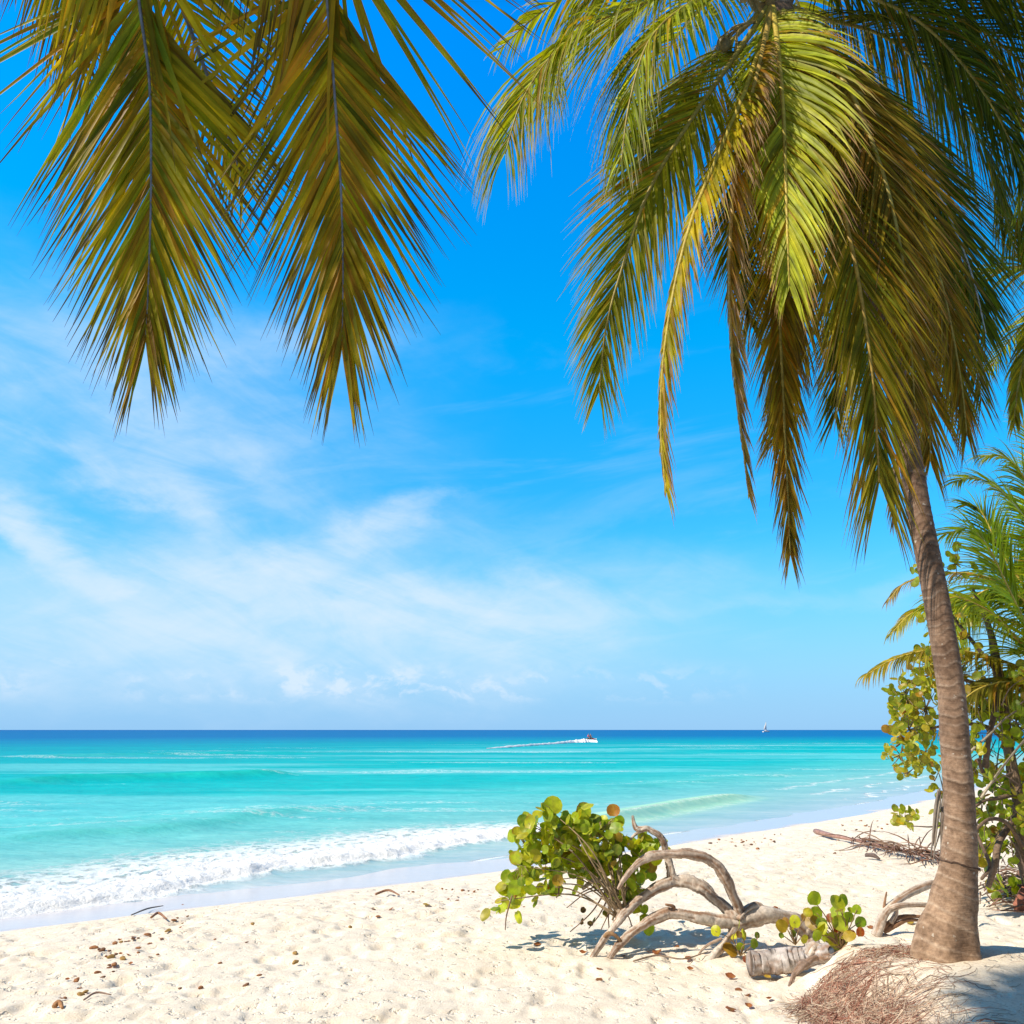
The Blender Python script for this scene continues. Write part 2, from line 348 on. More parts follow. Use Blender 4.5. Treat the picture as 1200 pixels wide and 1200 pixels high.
PIX = [(.0, (.58, .60, .64)), (2, (.50, .57, .60)), (5, (.34, .55, .53)), (9, (.20, .53, .53)), (15, (.08, .50, .50)), (22, (.01, .46, .475)), (40, (.0, .43, .455)), (80, (.0, .39, .44)), (130, (.0, .33, .42)), (190, (.0, .25, .42)), (330, (.0, .16, .40)), (20000, (.0, .12, .37))]
def sea(x, y):
    off = -inland(x, y); d0, s0, al = polydist(x, y, CREST); sw_ = d0 * s0      # + seaward
    L = plen(CREST); z = np.zeros_like(x)
    n1 = fbm(x * .9, y * .9, 3, 4); n2 = fbm(x * 3.2, y * 3.2, 13, 4); lob = (fbm(al * .35, np.zeros_like(al), 8, 3) - .5)
    fa = al / L
    # position along the crest where the foam stops: the pixel x = 600..740 part
    k600 = polydist(np.array([CREST[0][0]]), np.array([CREST[0][1]]), CREST)[2][0]
    pA = polydist(*[np.array([c]) for c in pxl([(610, 981)])[0]], CREST)[2][0]; pB = polydist(*[np.array([c]) for c in pxl([(745, 957)])[0]], CREST)[2][0]; pC = polydist(*[np.array([c]) for c in pxl([(840, 939)])[0]], CREST)[2][0]; pD = polydist(*[np.array([c]) for c in pxl([(900, 932)])[0]], CREST)[2][0]
    white = ss(pB, pA, al)
    q = sw_ + white * (1.3 * lob + .9 * (n1 - .5))
    inshore = ss(1.2, 2.2, off)
    ridge = np.where(q < 0, np.exp(-(q / .38) ** 2), np.exp(-(q / 2.2) ** 1.3 if False else -np.abs(q / 1.8) ** 1.3))
    hgt = .15 * white * (.75 + .8 * n1) + .28 * ss(pA, pB, al) * ss(pD, pC, al)
    z += hgt * ridge * inshore
    z += white * inshore * ss(-.7, -.1, q) * ss(5.5, .5, q) * (.13 * (n2 - .5) + .05 * (vn(x * 9, y * 9, 4) - .5))
    foam = white * ss(-1.3, -.2, q) * ss(8.5, 2.2, q) * .60
    foam = np.maximum(foam, white * ss(-.75, -.2, q) * ss(3.6, .7, q) * .80)
    gcrest = ss(pA, pB, al) * ss(pD, pC, al)
    foam = np.maximum(foam, gcrest * ss(.35, 0, np.abs(q + .05)) * .50)
    foam = np.maximum(foam, gcrest * ss(-2.6, -.6, q) * ss(0, -.8, q) * .42)
    # thin broken edge of the wash
    e = off - 1.75 - 1.2 * (fbm(x * .5, y * .5, 61, 3) - .5)
    foam = np.maximum(foam, ss(.30, .0, np.abs(e)) * .62)
    # low wash lines near the far beach
    for k, (o1, wd, am) in enumerate([(3.2, .5, .52), (5.2, .7, .50), (8.0, .9, .46)]):
        far = ss(16, 24, x + .2 * y) * ss(60, 40, x)
        foam = np.maximum(foam, far * ss(wd, 0, np.abs(off - o1 - 1.6 * (n1 - .5))) * am * 1.15)
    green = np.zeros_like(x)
    for P, h, w in SW:
        d, s, a = polydist(x, y, smooth(P, 2)); q2 = d * s + 1.0 * (fbm(x * .15, y * .15, 90, 2) - .5)
        r = np.where(q2 < 0, np.exp(-(q2 / (w * .45)) ** 2), np.exp(-(q2 / (w * 1.5)) ** 2)) * win(a, plen(P))
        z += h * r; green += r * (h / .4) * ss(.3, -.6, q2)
        foam = np.maximum(foam, .30 * win(a, plen(P)) * ss(w * 2.6, 0, np.abs(q2 - w * 1.2)))
    # general chop
    deep = ss(5, 14, off)
    ch = .05 * (fbm(x * .25 + y * .1, y * .9, 44, 4) - .5) + .02 * (fbm(x * 1.1, y * 2.6, 47, 3) - .5)
    z += deep * ch * 3.0 * ss(600, 100, off)
    # drifting foam streaks
    st = fbm(x * .03 + 3, y * .22, 55, 4); foam = np.maximum(foam, ss(.56, .72, st) * .44 * ss(10, 25, off) * ss(170, 90, off))
    st = fbm(x * .06 + y * .02, y * .3, 58, 4); foam = np.maximum(foam, ss(.5, .7, st) * .42 * ss(4, 7, off) * ss(26, 14, off))
    lo = off + 10 * (fbm(x * .03, y * .12, 66, 3) - .5) * ss(6, 30, off) * np.clip(off / 60, .3, 4)
    xs = np.array([p for p, c in PIX]); C = np.stack([np.interp(np.log(np.maximum(lo, 0) + 2), np.log(xs + 2), [c[k] for p, c in PIX]) for k in range(3)], 1)
    st = ss(.45, .7, fbm(x * .02, y * .16, 72, 4))[:, None] * (ss(8, 20, off) * ss(120, 50, off))[:, None] * .35
    C = C * (1 - st) + np.array([.30, .70, .74]) * st
    g = np.clip(green, 0, 1)[:, None] * .75; C = C * (1 - g) + np.array([.02, .50, .38]) * g  # light passing through the swell faces, painted as greener vertex colour
    g = (gcrest * ss(-1.5, -.3, q) * ss(1.0, .2, q))[:, None] * .8; C = C * (1 - g) + np.array([.50, .80, .50]) * g  # same for the crest: translucent green glow put into the colour
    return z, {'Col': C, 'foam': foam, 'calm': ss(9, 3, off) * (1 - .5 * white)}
rad_s = np.concatenate([np.geomspace(9, 48, 720, endpoint=False), np.geomspace(48, 400, 230, endpoint=False), np.geomspace(400, 30000, 50)])
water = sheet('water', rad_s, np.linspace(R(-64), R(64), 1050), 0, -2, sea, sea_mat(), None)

# ------------------------------------------------------------------ palm fronds
GREEN = (.15, .21, .008); LIME = (.44, .50, .02); YEL = (.56, .42, .02); ORG = (.50, .19, .02); BRN = (.17, .085, .035); PALE = (.46, .36, .24); SHADE_GREEN = (.035, .062, .008); OLIVE = (.17, .15, .012)  # darkest green carries the crown's shade on the right-hand fronds as leaf colour
def frond(parent, P, L=.7, n=75, N_=None, phi=(60, 22), droop=.12, w=.042, start=.12, base=GREEN, alt=LIME, tip=BRN, dry=.12, dryamt=.35, rr=(.035, .007), rc=(.36, .28, .06), right=1., left=1., tw=25, prof=None, matl=None, label=None, lift=.0, seg=6, curl=0., pexp=.8, vf=.3, jit=2.6):
    Q = catmull(P, 12); n_ = len(Q); cum = [0]
    for a, b in zip(Q[:-1], Q[1:]): cum.append(cum[-1] + (b - a).length)
    LT = cum[-1]
    def pos(u):
        s_ = u * LT; k = 0
        lo, hi = 0, n_ - 1
        while hi - lo > 1:
            md = (lo + hi) // 2
            if cum[md] <= s_: lo = md
            else: hi = md
        t = (s_ - cum[lo]) / max(1e-6, cum[hi] - cum[lo]); return Q[lo].lerp(Q[hi], t), (Q[hi] - Q[lo]).normalized()
    mb = MB(); N0 = Vector(N_ if N_ else (0, -.7, .7)).normalized(); G = Vector((0, 0, -1))
    for i in range(n):
        for sgn in (-1, 1):
            sc = left if sgn > 0 else right
            if sc <= .01 or random.random() < .025: continue
            u = start + (1 - start) * ((i + random.uniform(-.25, .25) + .5) / n); u = min(max(u, 0), .998)
            p, T = pos(u); S = T.cross(N0)
            if S.length < .05: S = Vector((1, 0, 0))
            S.normalize(); NN = S.cross(T).normalized()
            if prof: pr = prof(u)
            else:
                v = (u - start) / (1 - start); pr = min(1, .45 + 2.6 * v) * (1 - .62 * max(0, (v - .35) / .65) ** 1.5)
            ln = L * pr * random.uniform(.86, 1.1) * sc
            v = (u - start) / (1 - start); ph = R(lerp(phi[0], phi[1], v ** pexp) + random.gauss(0, jit))
            d = (T * math.cos(ph) + S * (-sgn) * -1 * math.sin(ph) * 1 + NN * (lift + random.gauss(0, .07))).normalized()
            tws = R(random.gauss(0, tw)); blk = Quaternion(d, tws) @ NN
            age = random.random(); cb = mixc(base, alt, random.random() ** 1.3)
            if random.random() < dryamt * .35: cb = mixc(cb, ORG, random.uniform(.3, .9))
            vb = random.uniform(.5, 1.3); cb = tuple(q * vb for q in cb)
            dt = 1 - dry * random.uniform(.3, 2.2) - dryamt * .5 * random.random() * (v ** .7)
            vs = []; cs = []; fs = []; q = p.copy(); st = ln / seg; kink = random.random() < .12; kk = random.randint(2, seg - 1)
            ww = w * random.uniform(.75, 1.15) * (.35 + .65 * pr)
            for k in range(seg + 1):
                t = k / seg; wd = ww * (.45 + .55 * min(1, t * 5)) * max(.03, (1 - t ** 1.25)) * .60
                W = d.cross(blk)
                if W.length < .05: W = d.orthogonal()
                W.normalize(); B = W.cross(d)
                vs += [q + W * wd + B * wd * vf, q.copy(), q - W * wd + B * wd * vf]
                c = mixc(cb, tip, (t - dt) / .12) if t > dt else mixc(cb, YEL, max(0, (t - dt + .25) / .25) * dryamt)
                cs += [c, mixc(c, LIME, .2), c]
                if k: 
                    o = (k - 1) * 3; fs += [(o, o + 1, o + 4, o + 3), (o + 1, o + 2, o + 5, o + 4)]
                q = q + d * st
                gd = droop * (.5 + 1.2 * t) * (1 + (2.5 if kink and k == kk else 0))
                d = (d + G * gd + S * sgn * curl * t + Vector((random.gauss(0, .018), random.gauss(0, .018), 0))).normalized()
            mb.add(vs, fs, cs)
    o = mb.build('frond', matl or M_FROND, parent)
    if label: o['label'] = label
    mr = MB(); tube(mr, Q, [rr[0], rr[0] * .7, rr[0] * .5, rr[0] * .35, rr[1]], 7, rc)
    r_ = mr.build('rachis', M_RACHIS, o)
    return o
def fix_parent(o): pass

def px3(pts): return [at(a, b, y) for a, b, y in pts]
def palm_trunk(parent, C, W, name='trunk', n=320):
    """C: centre points, W: radii at the same places"""
    seg = 40; P = catmull(C, 24); Wd = []
    for i in range(len(C) - 1):
        for k in range(24): Wd.append(lerp(W[i], W[i + 1], (lambda t: t * t * (3 - 2 * t))(k / 24)))
    Wd.append(W[-1]); cum = [0]
    for a, b in zip(P[:-1], P[1:]): cum.append(cum[-1] + (b - a).length)
    LT = cum[-1]; vs = []; fs = []; cs = []; ring = [0.]
    while ring[-1] < LT: ring.append(ring[-1] + random.uniform(.06, .11))
    ring = np.array(ring); lev = 0.
    cA = (.34, .225, .15); cB = (.20, .125, .08); cC = (.46, .35, .26)
    for i in range(n + 1):
        s_ = LT * i / n; k = min(int(np.searchsorted(cum, s_, side='right')) - 1, len(P) - 2); t = (s_ - cum[k]) / (cum[k + 1] - cum[k])
        p = P[k].lerp(P[k + 1], t); T = (P[k + 1] - P[k]).normalized(); w_ = lerp(Wd[k], Wd[k + 1], t)
        X = Vector((1, 0, 0)); X = (X - T * X.dot(T)).normalized(); Y = T.cross(X)
        for j in range(seg):
            a = 2 * math.pi * j / seg
            sj = s_ + .022 * math.sin(a + s_ * 1.7) + .010 * math.sin(3 * a + s_ * 1.1) + .006 * math.sin(5 * a + s_ * 2.3)
            kk = int(np.searchsorted(ring, sj)); kk = max(1, min(kk, len(ring) - 1)); f = (sj - ring[kk - 1]) / (ring[kk] - ring[kk - 1])
            f = min(max(f, 0), 1); g = .034 * (1 - f) ** 1.5 * (1 - .8 * math.exp(-s_ / 1.8)) + .02 * math.sin(2 * a + s_ * .8) + .012 * math.sin(5 * a - s_ * 2.1)
            fl = math.exp(-max(0, s_ - .3) / .16) * .07 * math.sin(6 * a + 1)
            vs.append(p + (X * math.cos(a) + Y * math.sin(a)) * w_ * (1 + g + fl))
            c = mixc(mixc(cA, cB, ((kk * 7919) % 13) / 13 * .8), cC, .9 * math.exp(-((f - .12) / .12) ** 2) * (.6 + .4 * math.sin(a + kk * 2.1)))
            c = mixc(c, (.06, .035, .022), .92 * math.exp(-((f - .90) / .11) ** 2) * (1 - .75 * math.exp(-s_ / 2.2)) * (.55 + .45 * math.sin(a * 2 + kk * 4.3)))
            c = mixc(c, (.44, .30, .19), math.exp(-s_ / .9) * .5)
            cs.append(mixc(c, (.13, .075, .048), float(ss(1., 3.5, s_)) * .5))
    for i in range(n):
        for j in range(seg):
            a = i * seg + j; b = i * seg + (j + 1) % seg; fs.append((a, b, b + seg, a + seg))
    fs.append(tuple(n * seg + j for j in range(seg)))
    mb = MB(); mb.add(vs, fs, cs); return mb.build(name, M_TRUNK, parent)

# ---- the big palm on the right
base = gnd(1108, 1108); 
bx, by = at(1109, 1106, PALM[1])[:2]
palm = empty('coconut_palm', (bx, by, gz(bx, by)), 'tall coconut palm with ringed brown leaning trunk and hanging fronds on the sand mound', 'palm tree')
cl = [(1109, 1165, 7.0), (1109, 1122, 7.0), (1110, 1100, 7.0), (1117, 1060, 7.0), (1123.5, 1010, 7.02), (1124.5, 950, 7.05), (1119, 870, 7.1), (1113.5, 800, 7.15), (1097, 700, 7.2), (1077, 600, 7.3), (1067, 540, 7.35), (1040, 400, 7.5), (1000, 240, 7.7), (945, 100, 7.9), (905, -5, 8.0)]
C = px3(cl)
wpx = [41, 39.5, 35.5, 26.5, 20, 16.8, 15.8, 14.6, 13.8, 13, 12.6, 13, 13, 14, 16]
W = []
for (a, b, y), w_, p in zip(cl, wpx, C):
    depth = (p - CAM).dot(Vector((0, math.cos(PITCH), math.sin(PITCH)))); W.append(w_ * depth / F)
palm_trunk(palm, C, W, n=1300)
# wire round the trunk
mb = MB(); ctr = at(1124, 1013, 7.02); rr_ = W[4] * 1.06
pts = [ctr + Vector((math.cos(a) * rr_, math.sin(a) * rr_ * 1.0, -.035 * math.cos(a - .2) + random.uniform(-.006, .006))) for k, a in enumerate(np.linspace(0, 2 * math.pi, 40))]
tube(mb, pts, [.006, .006], 6, (.10, .06, .04)); mb.build('wire_band', M_TWIG, palm)
hub = C[-1]
TO = (-.25, -.85, .45)   # outward normal of fronds that hang on the near side
H0 = (905, 0, 8.0)
def mf(pts, **k):
    k['L'] = k['L'] * 1.45; k['n'] = int(k['n'] * 1.85); k['w'] = k.get('w', .042) * .74; k['phi'] = (k['phi'][0] * .88, k['phi'][1] * .9)
    return frond(palm, px3([H0] + pts), **k)
# A: far-left frond arching out and down, and the one above it
mf([(830, -40, 7.9), (762, 0, 7.8), (700, 25, 7.7), (650, 62, 7.6), (612, 118, 7.5), (592, 180, 7.5)], L=1.25, n=80, N_=(0, -.3, 1), phi=(55, 30), droop=.34, start=.22, base=GREEN, alt=LIME, tip=PALE, dry=.18, dryamt=.3, tw=40)
mf([(840, -90, 8.4), (760, -60, 8.7), (700, -10, 8.9), (655, 50, 9.0), (640, 110, 9.0)], L=1.2, n=70, N_=(0, -.3, 1), phi=(60, 30), droop=.33, start=.2, alt=LIME, tip=PALE, dryamt=.2, tw=40)
mf([(850, -10, 7.4), (800, 10, 7.1), (760, 50, 7.0), (738, 120, 7.0), (728, 190, 7.0)], L=.85, n=60, N_=(-.5, -.5, .8), phi=(60, 25), droop=.3, start=.25, base=(.14, .2, .02), alt=LIME, tip=PALE, dryamt=.25, tw=40)
# C: curved frond with a rounded outline
mf([(865, 60, 7.6), (810, 140, 7.3), (760, 225, 7.2), (728, 318, 7.2), (710, 385, 7.2), (702, 460, 7.25)], L=.85, n=85, N_=(.1, -.9, .5), phi=(48, 18), droop=.10, start=.2, base=(.19, .20, .012), alt=(.38, .33, .02), tip=PALE, dry=.14, dryamt=.35, tw=25)
mf([(860, 45, 8.2), (805, 100, 8.3), (770, 180, 8.3), (750, 270, 8.3)], L=.8, n=70, N_=(-.2, -.7, .6), phi=(55, 24), droop=.2, start=.15, base=GREEN, alt=OLIVE, tip=PALE, dryamt=.25)
# D: bright yellow frond
mf([(880, 90, 7.3), (845, 175, 7.0), (812, 255, 6.85), (790, 340, 6.8), (777, 430, 6.8), (775, 510, 6.85), (781, 575, 6.9)], L=.46, n=95, N_=(-.75, -.6, .2), phi=(52, 16), droop=.14, start=.18, base=(.48, .45, .02), alt=YEL, tip=(.33, .17, .10), dry=.26, dryamt=.5, left=.35, right=1.25, w=.045, rc=(.5, .38, .06))
# E: narrow dry-edged frond
mf([(890, 80, 7.2), (866, 180, 7.0), (856, 290, 6.95), (857, 390, 7.0), (866, 480, 7.05), (878, 580, 7.1)], L=.40, n=95, N_=(-.8, -.5, .2), phi=(48, 14), droop=.14, start=.2, base=(.26, .22, .04), alt=ORG, tip=(.36, .22, .16), dry=.34, dryamt=.6, left=.25, right=1.2, rc=(.45, .3, .07))
# F: bright central frond
mf([(912, 60, 7.35), (918, 130, 7.05), (921, 210, 6.85), (923, 280, 6.75), (925, 335, 6.75)], L=.98, n=78, N_=(-.4, -.8, .5), phi=(62, 20), droop=.16, w=.06, start=.08, base=(.46, .55, .04), alt=(.62, .62, .07), tip=(.42, .20, .12), dry=.14, dryamt=.35, rc=(.55, .42, .07), left=.72, right=.98, tw=14)
# G: dark long hanging frond below it
mf([(915, 110, 7.9), (914, 230, 7.75), (913, 350, 7.7), (917, 450, 7.7), (922, 560, 7.7), (926, 650, 7.7)], L=.62, n=100, N_=(0, -.95, .1), phi=(40, 14), droop=.08, start=.2, base=(.24, .16, .015), alt=(.38, .18, .02), tip=(.14, .07, .05), dry=.22, dryamt=.6)
mf([(925, 100, 8.1), (945, 220, 8.1), (938, 330, 8.15), (925, 430, 8.2), (905, 520, 8.2)], L=.75, n=85, N_=(.1, -.95, .1), phi=(42, 18), droop=.1, start=.15, base=(.24, .15, .02), alt=(.38, .18, .025), tip=BRN, dryamt=.6)
# H: big green-brown frond in front of the trunk
mf([(945, 110, 7.3), (978, 210, 7.05), (1000, 300, 6.9), (1014, 380, 6.85), (1023, 450, 6.85), (1028, 520, 6.9), (1030, 565, 6.9)], L=.98, n=100, N_=(.0, -.95, .2), phi=(40, 20), droop=.08, start=.2, base=(.17, .18, .010), alt=(.36, .24, .02), tip=(.15, .07, .045), dry=.15, dryamt=.5, w=.046, prof=lambda u: min(1, .5 + 1.5 * u) * (1 - .55 * max(0, u - .5) * 2 * .8), rc=(.42, .27, .05))
mf([(985, 90, 7.2), (1030, 190, 7.0), (1055, 290, 6.95), (1066, 390, 6.95), (1072, 480, 7.0)], L=.78, n=95, N_=(.05, -.95, .2), phi=(42, 20), droop=.08, start=.2, base=(.15, .11, .01), alt=(.32, .18, .02), tip=(.16, .07, .045), dry=.15, dryamt=.6)
# I: shade-coloured frond to the right with the light stalk
mf([(975, 60, 8.0), (1030, 120, 8.1), (1075, 185, 8.15), (1110, 250, 8.2), (1138, 320, 8.2), (1155, 390, 8.2)], L=1.05, n=90, N_=(.1, -.85, .45), phi=(56, 20), droop=.10, start=.2, base=SHADE_GREEN, alt=GREEN, tip=BRN, dry=.1, dryamt=.15, rc=(.45, .5, .5))
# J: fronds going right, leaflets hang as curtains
mf([(980, -60, 7.7), (1080, -55, 7.6), (1180, -20, 7.5), (1280, 50, 7.5), (1340, 140, 7.5)], L=1.35, n=90, N_=(0, -.2, 1), phi=(62, 35), droop=.42, start=.12, base=SHADE_GREEN, alt=GREEN, tip=PALE, dryamt=.15, tw=45)
mf([(980, -20, 8.4), (1080, 0, 8.6), (1170, 50, 8.7), (1240, 130, 8.8), (1280, 240, 8.8)], L=1.3, n=90, N_=(0, -.2, 1), phi=(60, 35), droop=.42, start=.15, base=SHADE_GREEN, alt=OLIVE, tip=(.35, .2, .12), dryamt=.4, tw=45)
mf([(960, 20, 8.6), (1040, 45, 9.0), (1110, 105, 9.3), (1160, 190, 9.4), (1190, 300, 9.4)], L=1.2, n=90, N_=(0, -.2, 1), phi=(56, 30), droop=.34, start=.15, base=SHADE_GREEN, alt=OLIVE, tip=BRN, dryamt=.35, tw=40)
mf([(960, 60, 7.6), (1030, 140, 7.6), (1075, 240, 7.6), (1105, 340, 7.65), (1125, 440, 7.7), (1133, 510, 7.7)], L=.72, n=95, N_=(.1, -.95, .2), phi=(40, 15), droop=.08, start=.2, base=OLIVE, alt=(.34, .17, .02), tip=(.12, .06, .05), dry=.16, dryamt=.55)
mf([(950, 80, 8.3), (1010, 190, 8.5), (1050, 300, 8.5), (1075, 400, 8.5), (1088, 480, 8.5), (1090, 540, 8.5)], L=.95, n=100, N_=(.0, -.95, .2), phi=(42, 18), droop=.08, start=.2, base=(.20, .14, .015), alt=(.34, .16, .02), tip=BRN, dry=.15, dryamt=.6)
mf([(945, 100, 8.6), (975, 220, 8.8), (990, 330, 8.8), (985, 430, 8.8), (978, 490, 8.8)], L=.85, n=90, N_=(.0, -.95, .2), phi=(46, 20), droop=.08, start=.15, base=SHADE_GREEN, alt=OLIVE, tip=BRN, dryamt=.5)
mf([(985, -10, 8.2), (1070, 20, 8.3), (1140, 90, 8.4), (1190, 180, 8.5), (1215, 290, 8.5)], L=1.05, n=90, N_=(0, -.2, 1), phi=(56, 30), droop=.36, start=.15, base=SHADE_GREEN, alt=GREEN, tip=BRN, dryamt=.25, tw=40)
mf([(965, 50, 8.9), (1040, 150, 9.1), (1100, 270, 9.2), (1135, 380, 9.2), (1150, 470, 9.2)], L=.85, n=90, N_=(.0, -.95, .2), phi=(46, 20), droop=.12, start=.15, base=SHADE_GREEN, alt=OLIVE, tip=BRN, dryamt=.4)
mf([(955, 80, 8.9), (1010, 170, 9.1), (1060, 280, 9.2), (1100, 390, 9.2), (1118, 480, 9.2)], L=.8, n=90, N_=(.0, -.95, .2), phi=(46, 20), droop=.12, start=.15, base=OLIVE, alt=(.22, .12, .02), tip=BRN, dryamt=.6)
mf([(990, -80, 8.0), (1090, -100, 8.1), (1190, -60, 8.2), (1270, 30, 8.3)], L=1.2, n=90, N_=(0, -.2, 1), phi=(56, 30), droop=.42, start=.15, base=SHADE_GREEN, alt=GREEN, tip=BRN, dryamt=.2, tw=40)
mf([(900, 70, 8.4), (880, 170, 8.5), (870, 280, 8.5), (880, 380, 8.5)], L=.8, n=80, N_=(.0, -.95, .2), phi=(46, 20), droop=.12, start=.12, base=SHADE_GREEN, alt=OLIVE, tip=BRN, dryamt=.5)
# dry wisp beside the trunk
frond(palm, px3([(1052, 520, 7.25), (1048, 570, 7.2), (1046, 615, 7.2)]), L=.30, n=22, N_=(0, -1, 0), phi=(20, 8), droop=.1, start=.1, base=(.3, .2, .17), alt=PALE, tip=PALE, w=.018, dryamt=.2, rr=(.006, .003), rc=(.2, .14, .1), matl=M_DRY, label='withered grey frond tip hanging beside the trunk')
# upper fronds, above the frame
for az, el, ln_ in [(200, 55, 3.6), (160, 45, 3.6), (235, 50, 3.4), (110, 50, 3.8), (60, 55, 3.6), (20, 60, 3.6), (330, 50, 3.6), (280, 68, 3.4), (130, 72, 3.2)]:
    a = R(az); e = R(el); P = [hub.copy()]; d = Vector((math.cos(a) * math.cos(e), math.sin(a) * math.cos(e), math.sin(e)))
    for k in range(6):
        P.append(P[-1] + d * ln_ / 6); d = (d + Vector((0, 0, -.30))).normalized()
    frond(palm, P, L=.85, n=55, N_=(0, 0, 1) if el < 65 else (math.cos(a) * -.8, math.sin(a) * -.8, .6), phi=(60, 30), droop=.22, start=.15, base=GREEN, alt=LIME, tip=PALE, tw=30, w=.055)
# crown shaft: sheaths, coconuts, flower stalk
mb = MB()
for k in range(9):
    a = k * 2.4; d = Vector((math.cos(a), math.sin(a), .9)).normalized()
    tube(mb, catmull([hub + Vector((0, 0, -.35)), hub + Vector((math.cos(a) * .14, math.sin(a) * .14, -.1)), hub + d * .45, hub + d * .8 + Vector((0, 0, -.05))], 5), [.08, .07, .045, .03], 8, (.20, .13, .05), gnarl=.08)
mb.build('leaf_sheath', M_TRUNK, palm)
mb = MB(); p0 = at(885, 25, 7.75)
for k in range(8):
    e = p0 + Vector((-.35 + random.uniform(-.2, .1), -.1 + random.uniform(-.15, .15), -.35 - random.random() * .25)); tube(mb, catmull([p0, p0.lerp(e, .5) + Vector((-.08, 0, .06)), e], 5), [.012, .006], 6, (.38, .26, .09))
mb.build('flower_stalk', M_RACHIS, palm)
def coconut(parent, p, r, c=(.20, .17, .04)):
    vs = []; fs = []; cs = []; nu, nv_ = 14, 9
    for j in range(nv_ + 1):
        th = math.pi * j / nv_
        for i in range(nu):
            ph = 2 * math.pi * i / nu; rr = r * math.sin(th) * (1 + .05 * math.cos(3 * ph)); vs.append(p + Vector((rr * math.cos(ph), rr * math.sin(ph), r * 1.2 * math.cos(th)))); cs.append(c)
    for j in range(nv_):
        for i in range(nu): fs.append((j * nu + i, (j + 1) * nu + i, (j + 1) * nu + (i + 1) % nu, j * nu + (i + 1) % nu))
    m_ = MB(); m_.add(vs, fs, cs); return m_.build('coconut', M_RACHIS, parent)
for a, b, y in [(848, 52, 7.6), (856, 70, 7.7), (868, 58, 7.9)]: coconut(palm, at(a, b, y), .075, (.16, .12, .045))

# ---- near palm whose fronds hang in at the top left
nx, ny = -4.3, -1.2
near = empty('coconut_palm', (nx, ny, gz(nx, ny)), 'near coconut palm whose olive and orange fronds hang into the top left corner', 'palm tree')
nh = Vector((-2.9, .6, 7.3))
palm_trunk(near, [Vector((nx, ny, gz(nx, ny) - .1)), Vector((nx + .05, ny + .1, 1.6)), Vector((nx + .3, ny + .4, 3.4)), Vector((nx + .8, ny + 1.0, 5.4)), nh], [.3, .2, .16, .15, .15])
kw = dict(jit=1.1, pexp=3.0, w=.027, base=(.17, .23, .010), alt=(.66, .44, .012), tip=(.08, .035, .02), dry=.08, dryamt=1.15, rc=(.22, .22, .24), tw=10, seg=7)
frond(near, [nh, nh + Vector((.5, .9, .55)), at(150, -150, 3.0), at(163, 0, 3.25), at(175, 95, 3.3), at(177, 220, 3.35), at(174, 330, 3.4), at(171, 395, 3.4)], L=1.04, n=240, N_=(.1, -.95, .1), phi=(45, 9), droop=.02, start=.3, prof=lambda u: 1.0 if u < .72 else 1 - .56 * ((u - .72) / .28) ** 1.1, rr=(.014, .0025), **kw)
kw2 = dict(kw); kw2['base'] = (.19, .20, .010); kw2['alt'] = (.60, .36, .014)
frond(near, [nh, nh + Vector((.9, .8, .6)), at(370, -170, 2.9), at(383, -5, 3.2), at(391, 95, 3.25), at(399, 210, 3.3), at(402, 310, 3.3), at(401, 400, 3.35)], L=1.04, n=240, N_=(-.05, -.95, .1), phi=(46, 9), droop=.02, start=.3, prof=lambda u: 1.0 if u < .72 else 1 - .54 * ((u - .72) / .28) ** 1.1, rr=(.014, .0025), **kw2)
frond(near, [nh, nh + Vector((.7, 1.0, .5)), at(150, -220, 3.3), at(190, -60, 3.7), at(225, 40, 3.75), at(262, 140, 3.8), at(285, 215, 3.8)], L=.85, n=120, N_=(.1, -.95, .1), phi=(48, 15), droop=.03, start=.25, rr=(.028, .004), **kw)
frond(near, [nh, nh + Vector((.1, 1.0, .5)), at(20, -220, 3.3), at(60, -90, 3.6), at(75, -20, 3.7), at(85, 60, 3.8)], L=.9, n=110, N_=(.1, -.95, .1), phi=(45, 15), droop=.03, start=.3, rr=(.028, .004), **kw)
for dx, dy, dz, ex in [(3.2, 2.6, -.5, 0), (-1.6, -2.6, -.6, 0), (1.8, -2.8, -.8, 0), (3.2, -.9, -.7, 0)]:
    e = nh + Vector((dx, dy, dz)); frond(near, [nh, nh.lerp(e, .3) + Vector((0, 0, .75)), nh.lerp(e, .65) + Vector((0, 0, .8)), e], L=.85, n=60, N_=(0, 0, 1), phi=(60, 30), droop=.2, start=.15, base=GREEN, alt=LIME, tip=BRN, w=.05)

frond(near, [nh, Vector((-3.6, 1.9, 8.2)), Vector((-3.8, 2.9, 8.6)), Vector((-3.2, 3.7, 8.5)), Vector((-1.8, 4.1, 8.2))], L=.7, n=160, N_=(0, 0, 1), phi=(60, 30), droop=.2, start=.15, base=GREEN, alt=LIME, tip=BRN, w=.05)  # unseen frond above the view, added to shadow the lower right sand
